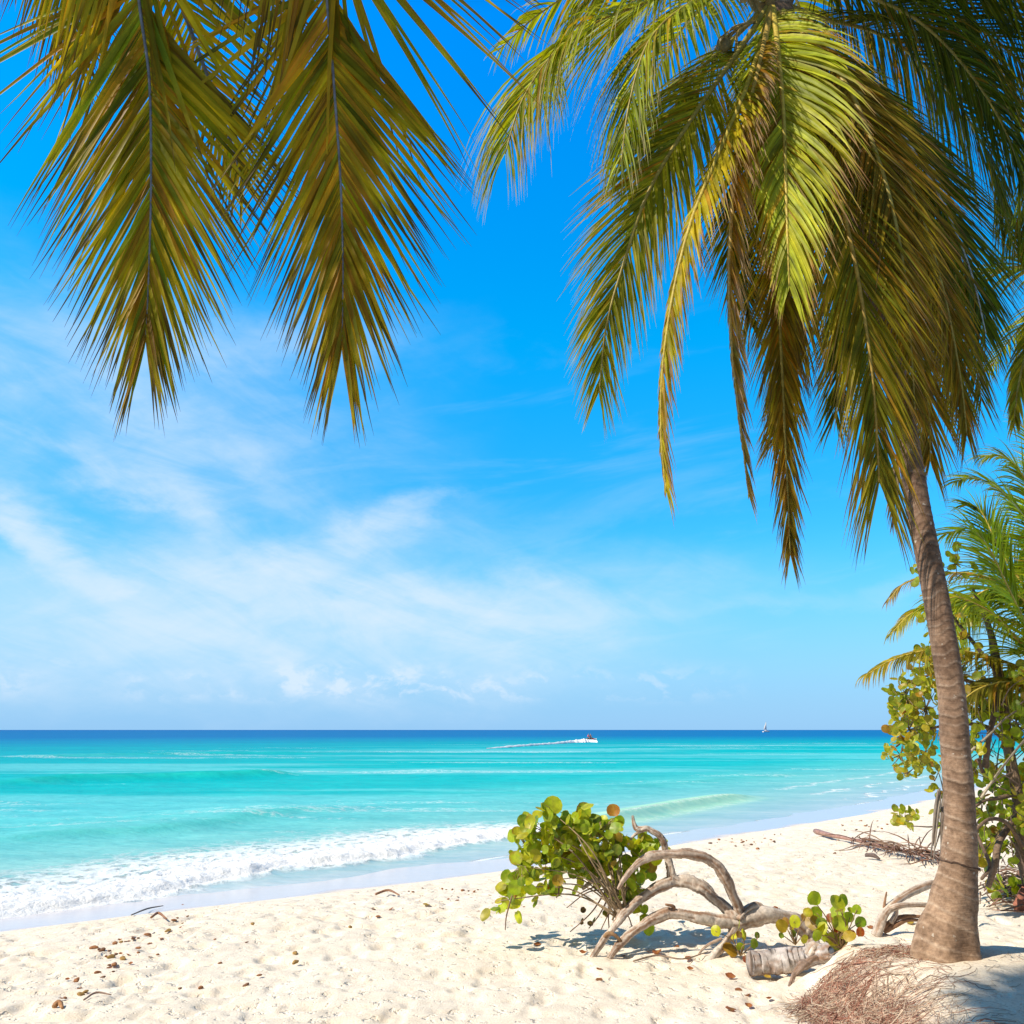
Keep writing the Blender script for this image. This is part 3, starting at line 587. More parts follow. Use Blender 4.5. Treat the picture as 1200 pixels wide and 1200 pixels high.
# ---- lower palm behind on the right
bh = at(1262, 770, 12.0); bb = Vector((bh.x + .5, 12.3, gz(bh.x + .5, 12.3)))
bpalm = empty('coconut_palm', bb, 'low young coconut palm with bright green fronds behind the tall trunk at the right edge', 'palm tree')
palm_trunk(bpalm, [bb + Vector((0, 0, -.1)), bb + Vector((0, 0, .5)), bb.lerp(bh, .6), bh], [.24, .18, .15, .14])
BG = (.26, .37, .015); BL = (.52, .60, .03)
def bf(pts, **k):
    kk = dict(L=.62, n=60, N_=(-.2, -.6, .75), phi=(58, 25), droop=.14, start=.1, base=BG, alt=BL, tip=LIME, dry=.03, dryamt=.1, w=.036, rc=(.55, .42, .08), rr=(.03, .005)); kk.update(k); kk['L'] *= 1.2; kk['n'] = int(kk['n'] * 1.6)
    frond(bpalm, [bh] + px3(pts), **kk)
bf([(1225, 650, 11.6), (1200, 607, 11.4), (1180, 583, 11.3), (1160, 566, 11.2), (1135, 560, 11.1), (1118, 566, 11.0)], rc=(.55, .6, .3))
bf([(1222, 760, 11.5), (1200, 727, 11.2), (1177, 680, 11.0), (1157, 640, 10.9), (1135, 620, 10.8), (1105, 627, 10.7)], L=.8)
bf([(1215, 770, 11.3), (1200, 757, 11.0), (1167, 723, 10.7), (1143, 708, 10.6), (1118, 700, 10.5), (1090, 712, 10.4)], rc=(.6, .36, .08), L=.75, droop=.22)
bf([(1220, 795, 11.6), (1190, 780, 11.3), (1140, 765, 11.1), (1090, 762, 10.9), (1047, 773, 10.8), (1015, 791, 10.7)], L=.55, droop=.40, base=(.26, .24, .03), alt=(.42, .34, .05), tip=(.28, .16, .09), dry=.15, dryamt=.4, N_=(0, -.3, 1))
bf([(1215, 740, 12.2), (1160, 720, 12.4), (1110, 708, 12.5), (1070, 718, 12.5), (1045, 742, 12.5)], L=.5, droop=.3, base=(.36, .36, .05), alt=(.5, .42, .06), N_=(0, -.3, 1))
bf([(1200, 700, 12.4), (1150, 675, 12.6), (1100, 672, 12.7), (1060, 684, 12.8), (1040, 705, 12.8)], L=.4, droop=.3, base=(.22, .17, .1), alt=(.3, .22, .12), tip=(.2, .12, .1), N_=(0, -.3, 1), dryamt=.6)
bf([(1235, 690, 11.8), (1222, 620, 11.6), (1200, 560, 11.5), (1175, 535, 11.4), (1150, 535, 11.4)], L=.7, base=BL, alt=(.5, .5, .05), droop=.25)
bf([(1232, 650, 12.4), (1222, 560, 12.6), (1205, 510, 12.6), (1190, 490, 12.6)], L=.65, base=BG, alt=BL)
bf([(1210, 700, 12.6), (1175, 650, 12.8), (1150, 600, 12.9), (1130, 590, 12.9)], L=.8, base=(.11, .20, .02), alt=BG)
bf([(1225, 740, 12.2), (1195, 700, 12.2), (1160, 690, 12.2), (1125, 720, 12.2), (1110, 780, 12.2)], L=.8, base=(.11, .20, .02), alt=BG, droop=.3)
bf([(1228, 790, 11.2), (1205, 800, 10.9), (1170, 800, 10.7), (1135, 815, 10.6), (1110, 850, 10.6)], L=.55, base=(.16, .16, .03), alt=(.3, .24, .04), droop=.36, dryamt=.3)
bf([(1300, 640, 12), (1350, 600, 12), (1420, 600, 12)], L=.8); bf([(1310, 760, 12), (1380, 760, 12), (1440, 800, 12)], L=.8); bf([(1270, 640, 13), (1280, 560, 13.6), (1300, 520, 14)], L=.8)
# ---- palm at the far right edge: one yellowing frond dips into view
e0 = Vector((8.4, 9.2, 0)); e0.z = gz(e0.x, e0.y); eh = Vector((7.8, 9.4, 7.4))
epalm = empty('coconut_palm', e0, 'palm at the right edge, only one yellow green drooping frond tip showing', 'palm tree')
palm_trunk(epalm, [e0 + Vector((0, 0, -.1)), e0 + Vector((-.1, 0, .6)), e0.lerp(eh, .6) + Vector((.2, 0, 0)), eh], [.26, .18, .15, .14])
frond(epalm, [eh] + px3([(1285, 330, 9.0), (1235, 355, 8.9), (1208, 400, 8.8), (1194, 450, 8.8), (1188, 500, 8.8)]), L=.55, n=70, N_=(-.6, -.7, .3), phi=(40, 15), droop=.16, start=.3, base=(.24, .28, .03), alt=YEL, tip=(.2, .13, .1), dryamt=.3)
frond(epalm, [eh] + px3([(1320, 180, 9.2), (1260, 190, 9.2), (1220, 240, 9.2), (1205, 300, 9.2)]), L=.7, n=60, N_=(-.3, -.7, .6), phi=(50, 20), droop=.2, start=.3, base=GREEN, alt=LIME)
for az in (0, 50, 100, 150, 310):
    a = R(az); P = [eh.copy()]; d = Vector((math.cos(a) * .6, math.sin(a) * .6, .75)).normalized()
    for k in range(6): P.append(P[-1] + d * .62); d = (d + Vector((0, 0, -.3))).normalized()
    frond(epalm, P, L=.8, n=50, N_=(0, 0, 1), phi=(60, 30), droop=.2, start=.15)

# ------------------------------------------------------------------ sea grape leaves
GL = [(.44, .56, .02), (.36, .50, .02), (.56, .60, .02), (.14, .24, .02), (.52, .50, .03), (.22, .35, .02)]
def gleaf(mb, p, nrm, up, r, c, rim=None):
    nrm = nrm.normalized(); up = (up - nrm * up.dot(nrm))
    if up.length < .01: up = nrm.orthogonal()
    up.normalize(); s_ = up.cross(nrm); vs = []; cs = []; fs = []; asp = random.uniform(.78, 1.08)
    cup = random.uniform(-.5, .6); k = 12; fold = random.uniform(.0, .22)
    vs.append(p + up * r); cs.append(mixc(c, (.5, .42, .08), .25))
    for ring, f in ((.5, .5), (1., 1.)):
        for i in range(k):
            a = 2 * math.pi * i / k; rr = r * f * (1 - .13 * math.cos(a) * -1 * 0 - (.16 if i == k // 2 and f == 1 else 0)) * (1 + random.uniform(-.03, .03))
            x = math.sin(a) * rr * asp; y = math.cos(a) * rr
            vs.append(p + up * (r + y) + s_ * x + nrm * (cup * (f * f) * r * .5 + fold * abs(x) + .05 * r * math.sin(a * 4) * f))
            cc = mixc(c, (.5, .42, .08), .3 if i in (0, k // 2) else (.10 if i % 2 else 0))
            cs.append(mixc(cc, rim, f ** 3 * .8 * random.random()) if rim else cc)
    for i in range(k):
        fs.append((0, 1 + i, 1 + (i + 1) % k)); fs.append((1 + i, 1 + k + i, 1 + k + (i + 1) % k, 1 + (i + 1) % k))
    mb.add(vs, fs, cs)
SUN_TO = Vector((-math.cos(R(22)) * math.cos(R(46)), -math.sin(R(22)) * math.cos(R(46)), math.sin(R(46))))
def rleaf(mb, p, r, autumn=.08, c=None, face=.6):
    nrm = (Vector((random.gauss(-.15, .7), random.gauss(-.55, .5), random.gauss(.3, .6)))).normalized()
    up = Vector((random.gauss(0, .5), random.gauss(0, .3), random.gauss(.4, .6)))
    cc = c or random.choice(GL); rim = None
    t = random.random()
    if t < autumn: cc = mixc(cc, random.choice([(.42, .16, .02), (.36, .05, .02), (.5, .3, .03)]), random.uniform(.5, 1))
    elif t < autumn * 2.5: rim = (.34, .14, .03)
    gleaf(mb, p, nrm, up, r, mixc(cc, random.choice(GL), random.random() * .5), rim)

# ---- bleached fallen sea grape branch
fy = gnd(705, 1122).y; fr = gnd(950, 1108).y
dw = empty('driftwood_branch', gnd(720, 1121), 'large bleached fallen branch arching over the sand with several looping limbs', 'driftwood')
GREY = (.62, .54, .46); BRW = (.30, .17, .10); WHT = (.62, .56, .50)
def limb(parent, pts, rad, name='limb', c=GREY, rnd=BRW, g=.15, seg=20, n=14, mat=None, label=None):
    rad = [q * (.78 if name == 'limb' else 1) for q in rad]
    mb = MB(); P = catmull([at(*p) if not isinstance(p, Vector) else p for p in pts], n)
    for k in range(1, len(P) - 1): P[k] = P[k] + Vector((random.gauss(0, 1), random.gauss(0, 1), random.gauss(0, 1))) * (rad[0] * .02)
    tube(mb, P, rad, seg, c, g, True, rnd); o = mb.build(name, mat or M_WOOD, parent)
    if label: o['label'] = label
    return o
Y = fy + .1
limb(dw, [(952, 1112, Y + .2), (946, 1091, Y + .25), (927, 1077, Y + .2), (893, 1072, Y + .15), (864, 1081, Y + .1), (836, 1079, Y + .05), (808, 1073, Y), (784, 1070, Y), (760, 1080, Y - .02), (736, 1097, Y - .06), (721, 1113, Y - .1), (712, 1127, Y - .1)], [.10, .105, .10, .11, .085, .07, .065, .06, .05, .045, .035])
limb(dw, [(866, 1078, Y + .1), (842, 1057, Y + .16), (820, 1039, Y + .2), (796, 1032, Y + .22), (776, 1037, Y + .2), (752, 1052, Y + .15), (732, 1070, Y + .08), (720, 1086, Y), (707, 1102, Y - .06), (692, 1125, Y - .08)], [.07, .078, .078, .075, .065, .055, .045, .04, .03])
limb(dw, [(870, 1076, Y + .12), (860, 1052, Y + .05), (848, 1026, Y), (832, 1008, Y - .02), (808, 1001, Y - .05), (785, 1001, Y - .05), (762, 1004, Y - .05), (746, 1013, Y - .08), (732, 1029, Y - .1), (724, 1042, Y - .1)], [.072, .066, .062, .062, .06, .055, .042, .03, .02], c=mixc(GREY, BRW, .25))
limb(dw, [(786, 1034, Y + .2), (785, 1015, Y + .22), (780, 996, Y + .22), (775, 982, Y + .2), (760, 972, Y + .2), (746, 971, Y + .2), (741, 956, Y + .2)], [.05, .045, .045, .04, .035, .02])
limb(dw, [(752, 973, Y + .2), (742, 980, Y + .2), (736, 990, Y + .2)], [.025, .012], n=5)
limb(dw, [(862, 1086, Y + .1), (855, 1098, Y), (844, 1112, Y - .15), (827, 1131, Y - .25)], [.06, .05, .045, .04])
limb(dw, [(846, 1100, Y), (832, 1106, Y), (822, 1114, Y - .05), (815, 1125, Y - .1)], [.02, .015, .01], n=5)
limb(dw, [(706, 1100, Y - .05), (713, 1094, Y - .1), (722, 1097, Y - .12), (731, 1107, Y - .1)], [.02, .02, .018], c=(.33, .2, .1), n=6)
limb(dw, [(784, 1070, Y), (790, 1063, Y - .03), (780, 1060, Y - .05)], [.03, .015], n=4, c=BRW)
limb(dw, [(786, 1020, Y + .22), (790, 1028, Y + .2), (800, 1034, Y + .2)], [.04, .03], n=5)
limb(dw, [(895, 1070, Y + .15), (885, 1064, Y + .15), (874, 1068, Y + .1), (865, 1078, Y + .05)], [.06, .07, .07], g=.3, n=5)
# log and the curled root
log = empty('log', gnd(905, 1141), 'short grey bleached log with a sawn end lying beside the root mound', 'log')
ly = gnd(880, 1140).y
limb(log, [(879, 1129, ly), (905, 1127, ly), (935, 1124, ly - .05), (960, 1118, ly - .15), (985, 1116, ly - .35)], [.105, .098, .095, .08, .07], name='log_wood', c=(.55, .50, .47), g=.07, seg=24)
limb(log, [(962, 1119, ly - .2), (945, 1128, ly - .3), (932, 1140, ly - .4), (926, 1156, ly - .5), (931, 1172, ly - .6)], [.02, .024, .024, .02, .012], name='root', c=(.33, .24, .19), g=.3)
limb(log, [(962, 1108, ly - .15), (955, 1112, ly - .15), (948, 1121, ly - .15)], [.05, .06, .04], name='root', g=.4, n=5)
# second driftwood behind the palm trunk
d2 = empty('driftwood_branch', gnd(1030, 1094), 'forked grey dead branch leaning behind the left side of the palm trunk', 'driftwood')
y2 = gnd(1028, 1094).y
for pts, rad, c in [([(1026, 1098, y2), (1035, 1074, y2), (1044, 1062, y2), (1060, 1050, y2 + .1), (1077, 1041, y2 + .2), (1096, 1035, y2 + .3), (1120, 1032, y2 + .4)], [.06, .055, .05, .045, .04], GREY),
                    ([(1040, 1066, y2), (1052, 1062, y2 - .05), (1066, 1060, y2 - .05), (1090, 1061, y2), (1110, 1063, y2)], [.04, .032, .03], GREY),
                    ([(1035, 1078, y2), (1036, 1062, y2), (1039, 1045, y2)], [.022, .015, .008], BRW),
                    ([(1034, 1090, y2), (1046, 1079, y2 + .05), (1060, 1074, y2 + .1), (1080, 1074, y2 + .1), (1110, 1078, y2 + .1)], [.03, .028, .02], BRW),
                    ([(1036, 1092, y2), (1050, 1084, y2), (1066, 1078, y2), (1090, 1080, y2)], [.03, .025, .02], mixc(BRW, (.1, .05, .03), .4)),
                    ([(1044, 1082, y2), (1050, 1070, y2 + .02), (1049, 1060, y2 + .05)], [.03, .03], GREY)]:
    limb(d2, pts, rad, c=c, n=7)

# ---- green sea grape bush growing from the fallen branch
by_ = Y + .35
bush = empty('sea_grape_bush', gnd(728, 1090), 'leafy yellow green sea grape bush leaning left off the bleached branch', 'bush')
mbs = MB(); mbl = MB(); og = at(728, 1072, Y + .1)
blobs = [(714, 964, 14, 12, 9), (702, 958, 10, 10, 5), (668, 962, 12, 12, 8), (648, 952, 14, 16, 11), (684, 950, 10, 14, 7), (640, 975, 28, 24, 34), (670, 985, 30, 24, 38), (700, 975, 30, 24, 38), (730, 990, 30, 22, 38), (760, 985, 18, 15, 14), (615, 990, 14, 26, 16), (612, 1015, 14, 20, 13), (640, 1005, 28, 18, 26), (690, 1008, 30, 18, 30), (722, 1015, 28, 14, 24), (598, 1040, 10, 22, 12), (582, 1056, 10, 6, 4), (635, 1036, 8, 8, 4), (655, 1030, 8, 10, 5), (752, 1010, 14, 14, 10), (742, 1040, 20, 12, 13), (752, 1060, 6, 14, 4), (620, 965, 10, 12, 8)]
for cx, cy, rx, ry, n in blobs:
    dy = random.uniform(-.12, .3); cen = at(cx, cy, by_ + dy)
    P = catmull([og + Vector((random.gauss(0, .04), 0, random.gauss(0, .04))), og.lerp(cen, .5) + Vector((random.gauss(0, .08), random.gauss(0, .1), .12)), cen], 6); tube(mbs, P, [.011, .007, .004], 6, (.30, .22, .13), .1)
    for k in range(int(n * 1.75)):
        a = random.random() * 6.28; q = math.sqrt(random.random()); p = at(cx + math.cos(a) * rx * q, cy + math.sin(a) * ry * q + 4, by_ + dy + random.gauss(0, .14))
        if random.random() < .35: tube(mbs, [cen, cen.lerp(p, .5) + Vector((0, 0, .01)), p], [.005, .003], 4, (.35, .27, .12))
        rleaf(mbl, p + Vector((0, 0, -.06)), random.uniform(.042, .072), .05)
gleaf(mbl, at(719, 958, by_), Vector((-.2, -1, .2)), Vector((0, 0, 1)), .065, (.52, .2, .03)); gleaf(mbl, at(684, 962, by_ - .1), Vector((.1, -1, .1)), Vector((0, 0, 1)), .09, GL[0], (.4, .12, .02))
gleaf(mbl, at(648, 955, by_ - .1), Vector((0, -1, .1)), Vector((0, 0, 1)), .09, GL[2])
for a, b, c, d in [(712, 1040, 668, 1092), (712, 1042, 664, 1064), (716, 1045, 690, 1088), (718, 1050, 704, 1090), (716, 1046, 714, 1092), (720, 1060, 742, 1090), (705, 1036, 675, 1050), (600, 1050, 592, 1090), (655, 1035, 652, 1052)]:
    p = at(a, b, by_ - .1); q = at(c, d, by_ - .1 + random.uniform(-.1, .15)); tube(mbs, catmull([p, p.lerp(q, .5) + Vector((random.gauss(0, .03), 0, random.gauss(0, .03))), q], 5), [.009, .005], 6, (.24, .15, .10), .1)
tube(mbs, catmull([at(728, 1072, Y + .1), at(721, 1060, by_ - .2), at(713, 1040, by_ - .1), at(698, 1031, by_), at(682, 1042, by_)], 6), [.04, .035, .03, .02], 8, (.42, .34, .25), .15)
for k in range(9):
    p = at(random.uniform(680, 730), random.uniform(1058, 1085), by_); rleaf(mbs, p, .03, c=(.12, .07, .04))
mbs.build('stem', M_TWIG, bush); mbl.build('foliage', M_GRAPE, bush)

# ---- seedlings
def seedling(loc_px, y, leaves, label, n_extra=0, cat='seedling', rngx=12, rngy=10, ctr=None, autumn=.3):
    g0 = gnd(*loc_px); e = empty('sea_grape_seedling', g0, label, cat)
    s_ = MB(); l_ = MB(); root = at(loc_px[0], loc_px[1], y)
    L_ = [(a, b, r * .8, c) for a, b, r, c in leaves]
    for k in range(n_extra): L_.append((ctr[0] + random.gauss(0, rngx), ctr[1] + random.gauss(0, rngy), random.uniform(.035, .075), None))
    for a, b, r, c in L_:
        p = at(a, b, y + random.gauss(0, .08)); tube(s_, catmull([root, root.lerp(p, .5) + Vector((random.gauss(0, .03), 0, .03)), p], 4), [.006, .003], 5, (.3, .2, .1))
        if c: gleaf(l_, p - Vector((0, 0, r)), Vector((random.gauss(0, .4), -1, random.gauss(.1, .2))), Vector((random.gauss(0, .2), 0, 1)), r, c)
        else: rleaf(l_, p, r, autumn)
    s_.build('stem', M_TWIG, e); l_.build('foliage', M_GRAPE, e)
ORL = (.46, .08, .02)
sy = gnd(985, 1112).y
seedling((985, 1112), sy, [(951, 1052, .075, GL[0]), (986, 1055, .07, GL[5]), (957, 1070, .07, GL[1]), (962, 1082, .06, GL[3]), (950, 1075, .06, GL[0]), (957, 1095, .06, GL[1]), (975, 1100, .07, GL[4]), (986, 1102, .06, GL[4]), (984, 1088, .055, ORL), (998, 1094, .055, ORL), (1008, 1092, .05, ORL), (1004, 1066, .05, GL[1]), (1009, 1080, .06, GL[5]), (996, 1075, .055, GL[1]), (972, 1076, .05, (.28, .05, .02)), (968, 1098, .05, GL[0])], 'sea grape seedling with green and red leaves rising between the log and the dead branch', 14, ctr=(982, 1080), rngx=16, rngy=12)
seedling((932, 1107), Y - .05, [(931, 1080, .075, GL[2]), (917, 1096, .035, GL[3]), (943, 1075, .045, (.4, .2, .04)), (921, 1080, .05, (.42, .22, .06)), (930, 1094, .045, GL[3])], 'few bright leaves sprouting against the bleached branch above the log', 3, ctr=(930, 1090), rngx=7, rngy=6)
seedling((868, 1120), Y - .2, [(838, 1091, .065, GL[2]), (868, 1109, .045, GL[1]), (885, 1105, .06, GL[5]), (875, 1124, .04, (.2, .04, .03)), (888, 1096, .04, GL[3]), (866, 1095, .04, (.2, .1, .03))], 'small dark leaved sea grape shoot under the bleached branch near the log end', 4, ctr=(860, 1100), rngx=12, rngy=7)
seedling((912, 1072), Y + .4, [(910, 1066, .05, ORL)], 'single upright red leaf standing behind the bleached branch', 0)

# ---- sea grape tree on the right
gy = 11.3
tb = gnd(1196, 1050); grape = empty('sea_grape_tree', tb, 'sea grape tree with yellow green round leaves and bare twigs behind the palm trunk', 'tree')
mt = MB(); ml = MB()
def br(pts, rad, c=(.22, .15, .10), seg=8): tube(mt, catmull([at(*p) for p in pts], 7), rad, seg, c, .18, True, (.12, .08, .06))
br([(1215, 1060, 11.2), (1200, 1000, 11.2), (1192, 930, 11.2), (1180, 860, 11.3), (1172, 800, 11.4), (1160, 740, 11.5), (1140, 690, 11.5)], [.10, .085, .07, .06, .045, .02])
br([(1158, 1040, 10.6), (1166, 1010, 10.6), (1172, 985, 10.8), (1190, 960, 11.0), (1215, 950, 11.2)], [.03, .035, .04, .05])
br([(1150, 1030, 10.4), (1160, 1015, 10.5), (1150, 990, 10.6), (1140, 965, 10.7)], [.02, .02, .012])
br([(1200, 995, 11), (1180, 965, 10.7), (1160, 960, 10.4), (1140, 975, 10.3)], [.03, .022, .012])
br([(1192, 930, 11.1), (1170, 935, 11), (1150, 940, 10.9), (1130, 955, 10.8), (1100, 968, 10.7), (1068, 968, 10.6)], [.03, .025, .015, .01, .006])
br([(1183, 870, 11.2), (1150, 850, 11.3), (1110, 850, 11.4), (1070, 860, 11.4), (1050, 875, 11.4)], [.035, .025, .018, .01])
br([(1176, 820, 11.3), (1140, 800, 11.4), (1100, 790, 11.5), (1060, 800, 11.5)], [.035, .025, .015, .008])
br([(1170, 790, 11.3), (1130, 740, 11.5), (1100, 700, 11.6), (1085, 670, 11.6)], [.03, .02, .012, .006])
br([(1154, 900, 10.8), (1158, 870, 10.8), (1164, 840, 10.9), (1170, 810, 11)], [.04, .035, .03]); br([(1152, 905, 10.8), (1148, 890, 10.75), (1160, 860, 10.8)], [.025, .02])
br([(1110, 955, 10.8), (1104, 920, 10.8), (1098, 900, 10.9)], [.01, .006])
br([(1138, 880, 10.4), (1160, 860, 10.5), (1180, 840, 10.6), (1205, 825, 10.7)], [.012, .012], (.45, .38, .28))
br([(1150, 935, 10.3), (1170, 905, 10.3), (1190, 880, 10.3), (1215, 850, 10.3)], [.014, .016], (.5, .42, .3))
for k in range(70):
    a = random.uniform(1130, 1205); b = random.uniform(810, 1050); s_ = random.uniform(15, 55); an = random.uniform(.4, 2.7) * random.choice([-1, 1]); y_ = random.uniform(10.4, 11.6)
    br([(a, b, y_), (a + math.cos(an) * s_ * .5 + random.gauss(0, 5), b + math.sin(an) * s_ * .5, y_), (a + math.cos(an) * s_, b + math.sin(an) * s_ + 6, y_)], [.008, .003], (.20, .14, .11), 5)
cl_ = [(1062, 815, 20, 25, 50), (1065, 855, 22, 24, 60), (1085, 830, 20, 40, 60), (1055, 885, 20, 18, 28), (1085, 880, 18, 26, 40), (1065, 905, 14, 10, 14), (1095, 915, 8, 16, 8), (1100, 945, 8, 20, 8), (1060, 960, 18, 10, 20), (1090, 780, 28, 25, 50), (1120, 790, 40, 40, 70), (1105, 740, 30, 40, 50), (1090, 670, 18, 30, 26), (1120, 660, 20, 20, 16), (1150, 830, 40, 24, 60), (1190, 850, 22, 30, 50), (1195, 810, 20, 30, 50), (1140, 870, 14, 14, 12), (1150, 905, 14, 18, 12), (1180, 910, 26, 24, 34), (1195, 950, 22, 26, 40), (1150, 950, 16, 20, 18), (1165, 985, 26, 18, 26), (1190, 1000, 20, 16, 20), (1150, 1010, 16, 12, 10), (1185, 1040, 24, 12, 12), (1230, 900, 30, 90, 110), (1220, 780, 30, 50, 60)]
for cx, cy, rx, ry, n in cl_:
    dy = random.uniform(-.4, .4); cen = at(cx, cy, gy + dy)
    for k in range(int(n * (2.0 if cx > 1130 else 1.35))):
        a = random.random() * 6.28; q = math.sqrt(random.random()); p = at(cx + math.cos(a) * rx * q, cy + math.sin(a) * ry * q, gy + dy + random.gauss(0, .35))
        if random.random() < .22: tube(mt, [cen, cen.lerp(p, .5) + Vector((0, 0, -.01)), p], [.008, .003], 4, (.25, .18, .1))
        rleaf(ml, p, random.uniform(.035, .07) if cx > 1130 else random.uniform(.035, .06), .14, c=(random.choice([(.42, .40, .03), (.34, .38, .03), (.46, .38, .04), (.25, .32, .02)]) if cx < 1130 else random.choice(GL)))
mt.build('trunk', M_TWIG, grape); ml.build('foliage', M_GRAPE, grape)
# dry frond strips hanging left of the trunk
dry = empty('dry_frond_strip', at(1098, 925, 10.3), 'dry grey palm leaf strips hanging in the sea grape left of the palm trunk', 'dry leaf')
mb = MB()
for k in range(9):
    a = random.uniform(1094, 1108); P = catmull([at(a + 4, random.uniform(915, 935), 10.3), at(a, 960, 10.28 + random.gauss(0, .05)), at(a - 4 + random.gauss(0, 3), random.uniform(985, 1018), 10.3)], 5)
    tube(mb, P, [.010, .022, .012, .003], 4, random.choice([(.36, .30, .25), (.48, .41, .34), (.26, .2, .16)]))
mb.build('leaf_strips', M_DRY, dry)

# ---- fallen frond on the beach
ff_ = empty('fallen_frond', gnd(1020, 992), 'fallen dry reddish palm frond lying on the sand left of the trunk', 'fallen frond')
Pf = []
for a, b in [(957, 979), (975, 984), (1000, 989), (1030, 997), (1060, 1004), (1085, 1010), (1110, 1014)]:
    p = gnd(a, b); Pf.append(p + Vector((0, 0, .08)))
mb = MB(); tube(mb, catmull(Pf, 6), [.07, .035, .03, .02, .01], 8, (.42, .23, .17), .1, True, (.3, .16, .12)); mb.build('stalk', M_RACHIS, ff_)
mb = MB(); CF = catmull(Pf, 20)
for k in range(120):
    i = random.randint(int(len(CF) * .33), len(CF) - 2); T = (CF[i + 1] - CF[i]).normalized(); S = Vector((-T.y, T.x, 0)) * random.choice([-1, 1]); ln_ = random.uniform(.4, .9)
    d = (T * random.uniform(.5, 1.1) * random.choice([1, 1, 1, -.3]) + S * random.uniform(.1, .6) + Vector((0, 0, random.uniform(0, .4)))).normalized(); p = CF[i]; P = [p.copy()]
    for j in range(5):
        p = p + d * ln_ / 5; g_ = gz(p.x, p.y); d = (d + Vector((0, 0, -.18))).normalized(); p.z = max(p.z, g_ + .01); P.append(p.copy())
    tube(mb, P, [.008, .012, .002], 4, random.choice([(.34, .2, .15), (.25, .14, .1), (.42, .3, .24), (.2, .12, .09)]))
mb.build('leaflets', M_DRY, ff_)

# ---- litter below the sea grape tree
mb = MB()
for k in range(190):
    a, b = random.uniform(1148, 1240), random.triangular(1015, 1075, 1035); p = gnd(a, b); an = random.gauss(0, .5); ln_ = random.uniform(.15, .7)
    d = Vector((math.cos(an), math.sin(an), 0)); q = p + d * ln_; q.z = gz(q.x, q.y)
    tube(mb, [p + Vector((0, 0, .03)), p.lerp(q, .5) + Vector((0, 0, random.uniform(.02, .12))), q + Vector((0, 0, .02))], [.006, .012, .004], 4, random.choice([(.22, .14, .1), (.14, .1, .08), (.4, .32, .24), (.3, .17, .12)]))
tag(mb.build('twig_litter', M_TWIG), 'tangle of dry twigs and leaf strips under the sea grape tree', 'twigs', kind='stuff')
# ---- red root fibres over the left edge of the mound and beside the trunk
mb = MB()
def fibre(p, d, ln_, r, c, hop=.012):
    P = []; q = p.copy()
    for j in range(6):
        z = gz(q.x, q.y) + r + hop * math.sin(j * 1.3 + p.x * 9) ** 2 * random.random(); P.append(Vector((q.x, q.y, z)))
        d = (d + Vector((random.gauss(0, .35), random.gauss(0, .35), 0))).normalized(); q = q + d * ln_ / 5
    tube(mb, P, [r, r, r * .5], 4, c)
FC = [(.42, .20, .13), (.30, .13, .09), (.55, .36, .25), (.20, .10, .07), (.60, .46, .34), (.55, .42, .30)]
for k in range(2500):
    y_ = random.uniform(5.3, 7.45); x_ = 2.16 + abs(random.gauss(.0, .24)) + .07 * math.sin(y_ * 5) + max(0, y_ - 7.2) * .5
    fibre(Vector((x_, y_, 0)), Vector((random.gauss(.05, .45), random.gauss(-.9, .5), 0)).normalized(), random.uniform(.1, .42), random.uniform(.001, .0028) * (2.2 if random.random() < .03 else 1), random.choice(FC))
for k in range(260):
    a = random.gauss(1070, 26); b = 1116 + random.gauss(0, 3.5) - .12 * abs(a - 1075) * 0; p = gnd(min(a, 1125), b); fibre(p, Vector((random.gauss(-1, .5), random.gauss(0, .5), 0)).normalized(), random.uniform(.05, .2), .0025, random.choice(FC), .02)
for k in range(320):
    fibre(Vector((random.uniform(2.6, 5.5), random.uniform(5.2, 7.2), 0)), Vector((random.gauss(0, 1), random.gauss(0, 1), 0)).normalized(), random.uniform(.05, .22), random.uniform(.0008, .0018), random.choice([(.5, .4, .28), (.4, .3, .2), (.36, .2, .14)]), .006)
tag(mb.build('root_fibres', M_FIBRE), 'mat of fine reddish palm roots spilling over the edge of the sand mound', 'roots', kind='stuff')

# ------------------------------------------------------------------ small litter, one object each
def lump(r, sq, c, c2):
    mb = MB(); nu, nv_ = 10, 7; vs = []; fs = []; cs = []; s_ = random.random() * 9
    for j in range(nv_ + 1):
        th = math.pi * j / nv_
        for i in range(nu):
            ph = 2 * math.pi * i / nu; k = 1 + .14 * math.sin(3 * ph + s_) * math.sin(th) + .1 * math.sin(2 * th + s_) + random.uniform(-.06, .06)
            vs.append(Vector((r * k * math.sin(th) * math.cos(ph), r * k * math.sin(th) * math.sin(ph) * .85, r * sq * (k * math.cos(th) + .8)))); cs.append(mixc(c, c2, random.random()))
    for j in range(nv_):
        for i in range(nu): fs.append((j * nu + i, (j + 1) * nu + i, (j + 1) * nu + (i + 1) % nu, j * nu + (i + 1) % nu))
    mb.add(vs, fs, cs); return mb
protos = [lump(.032, .55, (.30, .13, .06), (.45, .22, .10)).build('seed_husk', M_TWIG), lump(.030, .45, (.16, .08, .05), (.28, .15, .08)).build('seed_husk', M_TWIG), lump(.03, .7, (.38, .26, .10), (.5, .3, .1)).build('seed_husk', M_TWIG)]
used = [False] * 3
